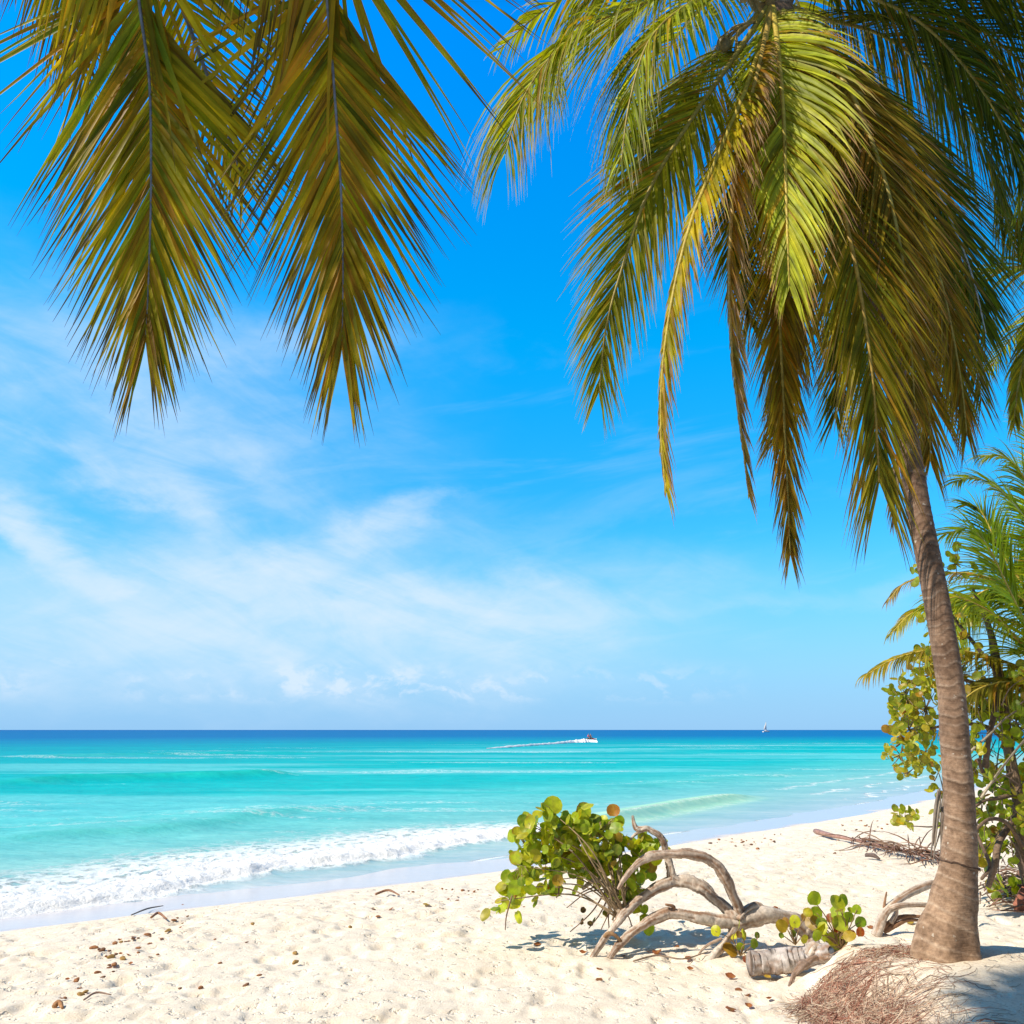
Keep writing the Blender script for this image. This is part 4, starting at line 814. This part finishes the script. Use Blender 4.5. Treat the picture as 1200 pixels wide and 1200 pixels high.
def put(a, b, s_, k, label, group, src=None, nm=None):
    if not used[k]: o = protos[k]; used[k] = True
    else: o = protos[k].copy(); col.objects.link(o)
    p = gnd(a, b); o.location = p + Vector((0, 0, -.004)); o.rotation_euler = (random.gauss(0, .2), random.gauss(0, .2), random.random() * 6.28); s_ *= .68 * random.uniform(.8, 1.2); o.scale = (s_ * random.uniform(.8, 1.5), s_, s_ * .85)
    tag(o, label, 'seed husk', group); return o
LA, GA = 'small brown seed husk in the debris line on the lower left sand', 'seed husks on the left sand'
left = [(110, 1112, 1.5, 0), (116, 1113, 1.3, 1), (120, 1114, 1.4, 1), (128, 1115, 1, 1), (124, 1121, 1.1, 0), (130, 1123, 1.3, 2), (136, 1119, 1, 1), (144, 1125, 1.3, 2), (128, 1132, 1, 1), (134, 1132, 1.2, 0), (133, 1139, 1, 1), (114, 1140, 1.1, 0), (121, 1146, .8, 1), (135, 1106, 1.3, 0), (142, 1104, 1, 2), (147, 1104, 1, 1), (151, 1103, 1, 1), (156, 1101, 1.2, 1), (162, 1100, 1, 1), (173, 1096, 1.3, 0), (176, 1098, 1, 1), (197, 1091, 1, 2), (162, 1112, .9, 0), (162, 1117, 1.0, 0), (185, 1119, .9, 0), (204, 1079, 1.1, 0), (208, 1076, 1, 1), (220, 1074, 1.1, 1), (214, 1082, .8, 1), (90, 1150, 1.1, 0), (100, 1163, 1.1, 2), (94, 1166, 1, 2), (76, 1171, .8, 0), (296, 1084, 1.2, 2), (258, 1129, .9, 0), (289, 1155, 1.2, 1), (235, 1159, 1, 0), (211, 1159, .9, 1), (346, 1118, 1.2, 2), (346, 1129, 1.4, 2), (304, 1144, .9, 0), (252, 1101, .7, 0), (289, 1105, .7, 1)]
for a, b, s_, k in left: put(a, b, s_, k, LA, GA)
LB, GB = 'small brown seed husk scattered on the middle sand left of the leafy bush', 'seed husks left of the bush'
for a, b, s_, k in [(443, 1074, 1.3, 0), (410, 1087, 1.2, 2), (438, 1066, 1, 1), (479, 1045, 1.1, 1), (484, 1046, 1.1, 0), (495, 1041, .9, 1), (518, 1042, 1, 0), (523, 1043, 1, 1), (530, 1043, 1, 1), (542, 1044, 1.2, 0), (549, 1044, 1, 1), (556, 1045, 1.1, 0), (560, 1043, .8, 1), (472, 1065, .8, 1)]: put(a, b, s_, k, LB, GB)
LC, GC = 'tiny dark piece of seaweed litter along the tide line right of the bush', 'litter along the right tide line'
for k in range(46):
    a = random.choice([random.gauss(880, 15), random.uniform(820, 910), random.gauss(1015, 28), random.gauss(1005, 20)]); b = 986 - (a - 820) * .092 + abs(random.gauss(0, 7)) - (12 if a > 980 else 0) + (random.random() * 14 if a > 960 else 0)
    put(a, max(b, 962 if a > 980 else 975), random.uniform(.7, 1.4) * 1.3, random.choice([0, 1, 1]), LC, GC)
# dead leaves
def dleaf(nm='fallen_leaf', c=(.42, .14, .06)):
    mb = MB(); gleaf(mb, Vector((0, 0, .012)), Vector((.15, .1, 1)), Vector((0, 1, 0)), .06, c, (.2, .08, .04)); return mb.build(nm, M_DRY)
DL = [dleaf(), dleaf(c=(.30, .10, .05)), dleaf(c=(.52, .36, .05))]; du = [0] * 3
def leafput(a, b, s_, k, label, group=None):
    o = DL[k] if not du[k] else DL[k].copy()
    if du[k]: col.objects.link(o)
    du[k] = 1; p = gnd(a, b); o.location = p - Vector((0, 0, .01)); s_ *= .62; o.scale = (s_, s_, s_ * 1.4); o.rotation_euler = (random.gauss(.05, .12), random.gauss(0, .12), random.random() * 6.28); tag(o, label, 'fallen leaf', group)
G1 = 'red leaves fallen round the bleached branch'
for a, b, s_, k in [(626, 1110, 1, 0), (680, 1118, 1, 0), (772, 1118, 1.4, 0), (766, 1115, 1, 1), (806, 1138, .8, 0), (850, 1147, 1.2, 0), (861, 1162, .8, 1), (855, 1185, 1.1, 1), (878, 1183, .9, 0), (703, 1137, .9, 0), (698, 1148, .8, 1), (802, 1122, .9, 1), (850, 1155, .6, 1), (880, 1168, .7, 0), (905, 1172, .7, 0), (730, 1120, .7, 1), (790, 1110, .7, 1)]:
    leafput(a, b, s_, k, 'small reddish brown leaf fallen on the sand round the bleached branch', G1)
for k in range(26):
    t = random.random(); leafput(85 + 125 * t + random.gauss(0, 14), 1165 - 85 * t + random.gauss(0, 10), random.uniform(.35, .75), random.choice([0, 1, 1]), 'small reddish brown leaf scrap in the debris on the lower left sand', 'leaf scraps on the left sand')
for k in range(20):
    leafput(random.gauss(500, 45), 1047 + abs(random.gauss(0, 9)), random.uniform(.4, .8), random.choice([0, 1, 1]), 'small reddish leaf scrap on the upper beach left of the bush', 'leaf scraps left of the bush')
leafput(895, 1144, .9, 2, 'small yellow leaf lying in front of the bleached log'); leafput(1063, 1083, 1, 2, 'yellow leaf lying under the dead branch left of the trunk base')
leafput(496, 1061, 1.3, 2, 'golden leaf on the sand beside the debris line left of the bush'); leafput(1018, 1087, 1, 0, 'red leaf on the sand between the seedling and the dead branch')
for a, b, lab in [(140, 1164, 'x'), (186, 1078, 'y')]: pass
def stick(pts, r, name, label, cat, c=(.16, .13, .11)):
    mb = MB(); P = [gnd(a, b) + Vector((0, 0, dz)) for a, b, dz in pts]; tube(mb, catmull(P, 5), [r, r * 1.1, r * .5], 6, c, .2); o = mb.build(name, M_TWIG)
    return tag(o, label, cat)
stick([(154, 1074, .02), (172, 1069, .05), (191, 1064, .03)], .011, 'stick', 'thin dark stick at the edge of the wet sand on the left', 'stick')
stick([(177, 1079, .04), (185, 1075, .05), (195, 1080, .03)], .016, 'curled_husk', 'curled brown husk below the stick on the left sand', 'husk', (.34, .17, .09))
stick([(63, 1182, .01), (68, 1181, .03), (73, 1184, .01)], .018, 'curled_husk', 'small curled husk near the lower left corner', 'husk', (.42, .22, .1))
stick([(440, 1050, .02), (455, 1048, .05), (468, 1051, .02)], .018, 'curled_husk', 'flat brown husk at the tide line left of the bush', 'husk', (.32, .17, .1))
stick([(98, 1175, .01), (112, 1168, .02), (130, 1168, .01)], .008, 'stick', 'thin twig on the lower left sand', 'stick', (.3, .2, .15))
stick([(1016, 1006, .05), (1024, 1008, .07), (1031, 1009, .03)], .035, 'husk_piece', 'dark curled husk piece below the fallen frond', 'husk', (.16, .11, .09))
stick([(1195, 1070, .06), (1205, 1058, .12), (1225, 1050, .1)], .08, 'husk_piece', 'reddish husk at the right edge beyond the trunk', 'husk', (.36, .14, .09))
stick([(742, 1128, .01), (770, 1124, .02), (800, 1126, .01), (830, 1118, .01)], .008, 'stick', 'long thin twig lying in front of the looping branch', 'stick', (.3, .22, .16))

# ------------------------------------------------------------------ boats
def loft(mb, secs, c, cs=None):
    n = len(secs[0]); vs = [v for s_ in secs for v in s_]; fs = []
    for i in range(len(secs) - 1):
        for j in range(n - 1): a = i * n + j; fs.append((a, a + 1, a + n + 1, a + n))
    fs.append(tuple(range(n))); fs.append(tuple((len(secs) - 1) * n + j for j in range(n - 1, -1, -1))); mb.add(vs, fs, c)
def hull(mb, Ln, B, D, c, zoff=0):
    secs = []
    for k in range(9):
        t = k / 8; x = -Ln / 2 + Ln * t; b = B / 2 * (1 - max(0, (t - .35) / .65) ** 2.2) + .01; sh = zoff + D * (.8 + .35 * t * t)
        secs.append([Vector((x, b * .9, sh)), Vector((x, b, sh * .8 + zoff * .2)), Vector((x, b * .7, zoff + .1 * D)), Vector((x + .0, 0, zoff - .25 * D * (1 - t * t))), Vector((x, -b * .7, zoff + .1 * D)), Vector((x, -b, sh * .8 + zoff * .2)), Vector((x, -b * .9, sh))])
        secs[-1].append(secs[-1][0] * 1.0)
    loft(mb, secs, c)
def box(mb, c0, s_, c):
    x, y, z = c0; a, b, d = [k / 2 for k in s_]; vs = [Vector((x + i * a, y + j * b, z + k * d)) for i in (-1, 1) for j in (-1, 1) for k in (-1, 1)]
    mb.add(vs, [(0, 1, 3, 2), (4, 6, 7, 5), (0, 4, 5, 1), (2, 3, 7, 6), (0, 2, 6, 4), (1, 5, 7, 3)], c)
# jet ski
jp = atz(692, 869.5); js = empty('jet_ski', (0, 0, 0), 'white jet ski throwing spray and a long white wake far out on the sea', 'jet ski')
mb = MB(); hull(mb, 3.1, 1.15, .5, (.8, .8, .82), .1); mb.build('hull', M_PAINT, js)
mb = MB(); box(mb, (-.3, 0, .82), (1.5, .4, .3), (.05, .05, .06)); mb.build('seat', M_PAINT, js)
mb = MB(); loft(mb, [[Vector((.35 + k * .35, -.35 + .05 * k, .55)), Vector((.35 + k * .35, 0, 1.0 - k * .13)), Vector((.35 + k * .35, .35 - .05 * k, .55))] for k in range(3)], (.6, .05, .05)); mb.build('cowl', M_PAINT, js)
mb = MB(); tube(mb, [Vector((.35, -.4, 1.12)), Vector((.45, 0, 1.05)), Vector((.35, .4, 1.12))], [.03, .03], 6, (.05, .05, .05)); mb.build('handlebar', M_PAINT, js)
js.location = jp; js.rotation_euler = (0, R(-5), R(6))
def person(loc, rz, c1, label, sc=1.):
    e = empty('person', (0, 0, 0), label, 'person'); mb = MB()
    J = {'pel': (0, 0, .12), 'wa': (.04, 0, .32), 'ch': (.1, 0, .55), 'nk': (.14, 0, .68), 'hd': (.18, 0, .82), 'ht': (.2, 0, .92), 'sl': (.1, .2, .6), 'sr': (.1, -.2, .6), 'el': (.3, .26, .42), 'er': (.3, -.26, .42), 'hl': (.55, .26, .34), 'hr': (.55, -.26, .34), 'kl': (.42, .24, .14), 'kr': (.42, -.24, .14), 'al': (.3, .3, -.28), 'ar': (.3, -.3, -.28), 'tl': (.5, .32, -.32), 'tr': (.5, -.32, -.32)}
    rad = dict(pel=.17, wa=.14, ch=.17, nk=.06, hd=.11, ht=.08, sl=.07, sr=.07, el=.045, er=.045, hl=.04, hr=.04, kl=.07, kr=.07, al=.045, ar=.045, tl=.04, tr=.04)
    E = [('pel', 'wa'), ('wa', 'ch'), ('ch', 'nk'), ('nk', 'hd'), ('hd', 'ht'), ('ch', 'sl'), ('ch', 'sr'), ('sl', 'el'), ('sr', 'er'), ('el', 'hl'), ('er', 'hr'), ('pel', 'kl'), ('pel', 'kr'), ('kl', 'al'), ('kr', 'ar'), ('al', 'tl'), ('ar', 'tr')]
    ks = list(J); me = bpy.data.meshes.new('body'); me.from_pydata([J[k] for k in ks], [(ks.index(a), ks.index(b)) for a, b in E], [])
    o = bpy.data.objects.new('body', me); col.objects.link(o); o.parent = e
    sm = o.modifiers.new('Skin', 'SKIN'); lay = me.skin_vertices[0] if me.skin_vertices else None
    if lay is None:
        me.attributes  # skin layer is made by the modifier
    try:
        for i, k in enumerate(ks): me.skin_vertices[0].data[i].radius = (rad[k], rad[k])
        me.skin_vertices[0].data[0].use_root = True
    except Exception: pass
    o.modifiers.new('Sub', 'SUBSURF').levels = 1
    me.materials.append(skin)
    mb = MB(); tube(mb, [Vector((0, 0, .2)), Vector((.04, 0, .34)), Vector((.1, 0, .52)), Vector((.12, 0, .62))], [.2, .19, .22, .15], 10, c1); mb.build('life_vest', M_PAINT, e)
    e.location = loc; e.rotation_euler = (0, 0, rz); return e
skin, nt_, out_ = newmat('skin'); p_ = prin(nt_, (.35, .19, .12), .5, .3); nt_.links.new(p_.outputs[0], out_.inputs[0])
person(jp + Vector((-.1, 0, .98)), R(6), (.04, .05, .14), 'person in a dark vest steering the jet ski')
person(jp + Vector((-.6, -.05, .98)), R(6), (.7, .12, .25), 'person in a pink vest riding behind the jet ski driver')
# wake and spray
m_, nt_, out_ = newmat('white_foam'); tc = nt_.nodes.new('ShaderNodeTexCoord'); nn_ = noise(nt_, tc.outputs['Object'], 1.2, 5); p_ = prin(nt_, (.88, .9, .92), .7, .2, bump(nt_, nn_.outputs['Fac'], .8, .2)); nt_.links.new(p_.outputs[0], out_.inputs[0]); M_FOAM = m_
mb = MB(); P = []; 
for a, b, r in [(570, 877.5, .12), (600, 875.5, .4), (630, 873.3, .45), (655, 871.5, .5), (672, 870.2, .8), (684, 869.8, 1.2), (691, 869.6, .8), (700, 870.0, .6)]:
    P.append((atz(a, b), r))
vs = []; fs = []; CW = catmull([p for p, r in P], 14); n = len(CW)
for i, p in enumerate(CW):
    u = i / (n - 1) * (len(P) - 1); k = min(int(u), len(P) - 2); r = lerp(P[k][1], P[k + 1][1], u - k) * random.uniform(.85, 1.15)
    if i == n - 1: r = .05
    for j in range(7):
        t = j / 6 * 2 - 1; vs.append(p + Vector((0, t * r * 3.5, (1 - t * t) * r * random.uniform(.55, .7) + .02)))
for i in range(n - 1):
    for j in range(6): a = i * 7 + j; fs.append((a, a + 7, a + 8, a + 1))
mb.add(vs, fs, (1, 1, 1)); tag(mb.build('wake_foam', M_FOAM), 'long white wake and spray trailing behind the jet ski', 'wake', kind='stuff')
# far wave foam seen right of the trunk
# sailboat
sp = atz(898, 857.0); sp = CAM + (sp - CAM) * (1150 / sp.y) ; sp.z = 0
sb = empty('sailboat', (0, 0, 0), 'small white sailboat with a bare tall mast on the horizon', 'sailboat')
mb = MB(); hull(mb, 10.5, 3.2, 1.5, (.85, .85, .85)); mb.build('hull', M_PAINT, sb)
mb = MB(); box(mb, (-.5, 0, 1.9), (3.6, 1.9, .8), (.8, .8, .8)); mb.build('cabin', M_PAINT, sb)
mb = MB(); tube(mb, [Vector((.6, 0, 1.2)), Vector((.6, 0, 7)), Vector((.6, 0, 13.5))], [.12, .10, .06], 8, (.8, .8, .8)); mb.build('mast', M_PAINT, sb)
mb = MB(); tube(mb, [Vector((.6, 0, 2.8)), Vector((-4.2, 0, 2.9))], [.12, .12], 8, (.8, .8, .8)); mb.build('boom', M_PAINT, sb)
mb = MB(); mb.add([Vector((.45, .0, 3.1)), Vector((-3.9, .1, 3.1)), Vector((-3.0, .5, 5)), Vector((-1.6, .5, 8)), Vector((.45, 0, 12.6)), Vector((-1.2, .6, 4.5))], [(0, 1, 5), (1, 2, 5), (2, 3, 5), (3, 4, 5), (4, 0, 5)], (.85, .85, .85)); s_ = mb.build('sail', M_PAINT, sb); sm = s_.modifiers.new('Thick', 'SOLIDIFY'); sm.thickness = .04
sb.location = sp; sb.rotation_euler = (0, 0, R(25))

# ------------------------------------------------------------------ light and sky
EL = R(46); sun_d = bpy.data.lights.new('sun', 'SUN'); sun_d.energy = 4.7; sun_d.angle = R(.53); sun_d.color = (1, .91, .77)
sun = bpy.data.objects.new('sun', sun_d); col.objects.link(sun); sun.rotation_euler = (SUN_TO).to_track_quat('Z', 'Y').to_euler(); sun.location = (0, 0, 30)
w = bpy.data.worlds.new('World'); scene.world = w; w.use_nodes = True; nt = w.node_tree; nt.nodes.clear()
out = nt.nodes.new('ShaderNodeOutputWorld'); bg = nt.nodes.new('ShaderNodeBackground'); nt.links.new(bg.outputs[0], out.inputs[0]); bg.inputs['Strength'].default_value = .105
sky = nt.nodes.new('ShaderNodeTexSky'); sky.sky_type = 'NISHITA'; sky.sun_disc = False; sky.sun_elevation = EL; sky.sun_rotation = math.atan2(SUN_TO.x, SUN_TO.y); sky.air_density = 1.0; sky.dust_density = .3; sky.ozone_density = 3.0
tc = nt.nodes.new('ShaderNodeTexCoord'); sep = nt.nodes.new('ShaderNodeSeparateXYZ'); nt.links.new(tc.outputs['Generated'], sep.inputs[0])
az = mathn(nt, 'ARCTAN2', sep.outputs[0], sep.outputs[1]); el = mathn(nt, 'ARCSINE', sep.outputs[2])
hs = nt.nodes.new('ShaderNodeHueSaturation'); hs.inputs['Saturation'].default_value = 1.35; hs.inputs['Value'].default_value = 1.0; nt.links.new(sky.outputs[0], hs.inputs['Color'])
TINT = [(0, (.62, .95, 1.10)), (.14, (.55, 1.35, 1.5)), (.23, (.42, 1.6, 1.75)), (.41, (.0, 2.2, 2.1)), (.72, (.0, 2.3, 2.8)), (.82, (.05, .8, 1.1)), (1, (.15, .4, .5))]
tintr = ramp(nt, mathn(nt, 'MULTIPLY', el, 1 / R(60), clamp=True), [(a, tuple(k / 4 for k in c)) for a, c in TINT])
skyt = nt.nodes.new('ShaderNodeVectorMath'); skyt.operation = 'SCALE'; skyt.inputs['Scale'].default_value = 4; nt.links.new(tintr.outputs['Color'], skyt.inputs[0])
skyc = mixrgb(nt, 1.0, hs.outputs['Color'], skyt.outputs[0], 'MULTIPLY')
neut = mathn(nt, 'MAXIMUM', ramp(nt, mathn(nt, 'MULTIPLY', el, 1 / R(90), clamp=True), [(.53, (0, 0, 0)), (.68, (1, 1, 1))]).outputs['Color'], ramp(nt, mathn(nt, 'ADD', mathn(nt, 'MULTIPLY', sep.outputs[1], -1.5), .4, clamp=True), [(.35, (0, 0, 0)), (.8, (1, 1, 1))]).outputs['Color'])
skyc = mixrgb(nt, mathn(nt, 'MULTIPLY', neut, .9), skyc, (1.15, 1.15, 1.25))  # unseen sky overhead and behind the camera greyed to make fill light neutral
def dg(v): return R(v)
cv = nt.nodes.new('ShaderNodeCombineXYZ'); nt.links.new(az, cv.inputs[0]); nt.links.new(el, cv.inputs[1])
def cl_noise(rot, sx, sy, scale, detail, rough, off=(0, 0, 0), dist=0.):
    mp = nt.nodes.new('ShaderNodeMapping'); mp.vector_type = 'POINT'; mp.inputs['Rotation'].default_value = (0, 0, R(rot)); mp.inputs['Scale'].default_value = (sx, sy, 1); mp.inputs['Location'].default_value = off
    m0 = nt.nodes.new('ShaderNodeMapping'); m0.inputs['Rotation'].default_value = (0, 0, R(rot)); nt.links.new(cv.outputs[0], m0.inputs[0]); mp.inputs['Rotation'].default_value = (0, 0, 0)
    nt.links.new(m0.outputs[0], mp.inputs[0]); n = noise(nt, mp.outputs[0], scale, detail, rough); n.inputs['Distortion'].default_value = dist; return n.outputs['Fac']
def mr(v, a, b, c=0., d=1.):
    m = nt.nodes.new('ShaderNodeMapRange'); m.interpolation_type = 'SMOOTHSTEP'; nt.links.new(v, m.inputs['Value'])
    for k, x in zip(('From Min', 'From Max', 'To Min', 'To Max'), (a, b, c, d)): m.inputs[k].default_value = x
    return m.outputs[0]
def mul(*a):
    r = a[0]
    for k in a[1:]: r = mathn(nt, 'MULTIPLY', r, k)
    return r
# cirrus: soft elongated patches with frayed edges, placed by compass direction and height
wn = nt.nodes.new('ShaderNodeTexNoise'); wn.inputs['Scale'].default_value = 5; wn.inputs['Detail'].default_value = 7; wn.inputs['Roughness'].default_value = .62
mpw = nt.nodes.new('ShaderNodeMapping'); mpw.inputs['Scale'].default_value = (1, 2.0, 1); nt.links.new(cv.outputs[0], mpw.inputs[0]); nt.links.new(mpw.outputs[0], wn.inputs['Vector'])
wsub = nt.nodes.new('ShaderNodeVectorMath'); wsub.operation = 'SUBTRACT'; nt.links.new(wn.outputs['Color'], wsub.inputs[0]); wsub.inputs[1].default_value = (.5, .5, .5)
wsc = nt.nodes.new('ShaderNodeVectorMath'); wsc.operation = 'MULTIPLY'; nt.links.new(wsub.outputs[0], wsc.inputs[0]); wsc.inputs[1].default_value = (.20, .10, 0)
wad = nt.nodes.new('ShaderNodeVectorMath'); wad.operation = 'ADD'; nt.links.new(cv.outputs[0], wad.inputs[0]); nt.links.new(wsc.outputs[0], wad.inputs[1])
tot = None
for px_, py_, rx, ry, rot, st in [(181, 571, 85, 24, -25, .55), (20, 596, 75, 24, -18, .6), (85, 655, 90, 20, -35, .55), (310, 660, 190, 52, 8, .42), (393, 636, 110, 24, 24, .38), (468, 604, 60, 13, 20, .22), (640, 690, 220, 40, 2, .25), (310, 745, 340, 60, 0, .62), (517, 711, 150, 30, 2, .40), (100, 460, 300, 100, 0, .26), (200, 515, 160, 45, -12, .28), (620, 740, 120, 20, 5, .25), (300, 400, 190, 30, 8, .16), (980, 700, 160, 10, 4, .14)]:
    d = ray(px_, py_).normalized(); a0 = math.atan2(d.x, d.y); e0_ = math.asin(d.z)
    m = nt.nodes.new('ShaderNodeMapping'); m.vector_type = 'TEXTURE'; m.inputs['Location'].default_value = (a0, e0_, 0); m.inputs['Rotation'].default_value = (0, 0, R(rot)); m.inputs['Scale'].default_value = (rx * 1.5 / F, ry * 1.6 / F, 1)
    nt.links.new(wad.outputs[0], m.inputs[0]); ln = nt.nodes.new('ShaderNodeVectorMath'); ln.operation = 'LENGTH'; nt.links.new(m.outputs[0], ln.inputs[0])
    v = mr(ln.outputs['Value'], 1.15, .0, 0, st); tot = v if tot is None else mathn(nt, 'ADD', tot, v)
fr1 = mr(cl_noise(18, 1, 3.5, 5.5, 9, .62, (2.1, .7, 0), .6), .25, .75, .45, 1.45)
fr2 = mr(cl_noise(-12, 1, 2.5, 13, 8, .6, (4.1, .3, 0), .5), .3, .7, .75, 1.2)
tot = mathn(nt, 'SUBTRACT', 1.0, mathn(nt, 'EXPONENT', mul(tot, fr1, fr2, -1.5)))
thin = mul(mr(cl_noise(-8, 1, 5, 3.0, 8, .6, (7.7, 3.1, 0), .6), .5, .75), mr(el, R(1), R(5)), mr(el, R(30), R(15)))
cum = mul(mr(cl_noise(0, 1, 1.5, 24, 6, .62, (1.1, 4.2, 0), .3), .46, .60), mr(cl_noise(0, 1, 1, 6, 3, .5, (8, 2, 0)), .36, .5), mr(el, R(1.3), R(2.4)), mr(el, R(4.6), R(3.0)), mr(az, R(18), R(5)))
haze_ = mr(el, R(13), R(0), 0, .85)
tot = mathn(nt, 'ADD', tot, mathn(nt, 'ADD', mathn(nt, 'MULTIPLY', thin, .14), mathn(nt, 'MULTIPLY', cum, .45)))
tot = mathn(nt, 'MINIMUM', tot, .85)
c1 = mixrgb(nt, haze_, skyc, (2.25, 4.5, 7.5))
c2 = mixrgb(nt, tot, c1, (5.6, 6.6, 7.7))
nt.links.new(c2, bg.inputs['Color'])

vs_ = scene.view_settings; vs_.view_transform = 'Standard'; vs_.look = 'None'; vs_.gamma = 1; vs_.exposure = 0.35; vs_.use_curve_mapping = False
scene.render.engine = 'CYCLES'; scene.cycles.samples = 128; scene.cycles.max_bounces = 8; scene.cycles.transparent_max_bounces = 8
scene.render.resolution_x = 1024; scene.render.resolution_y = 1024
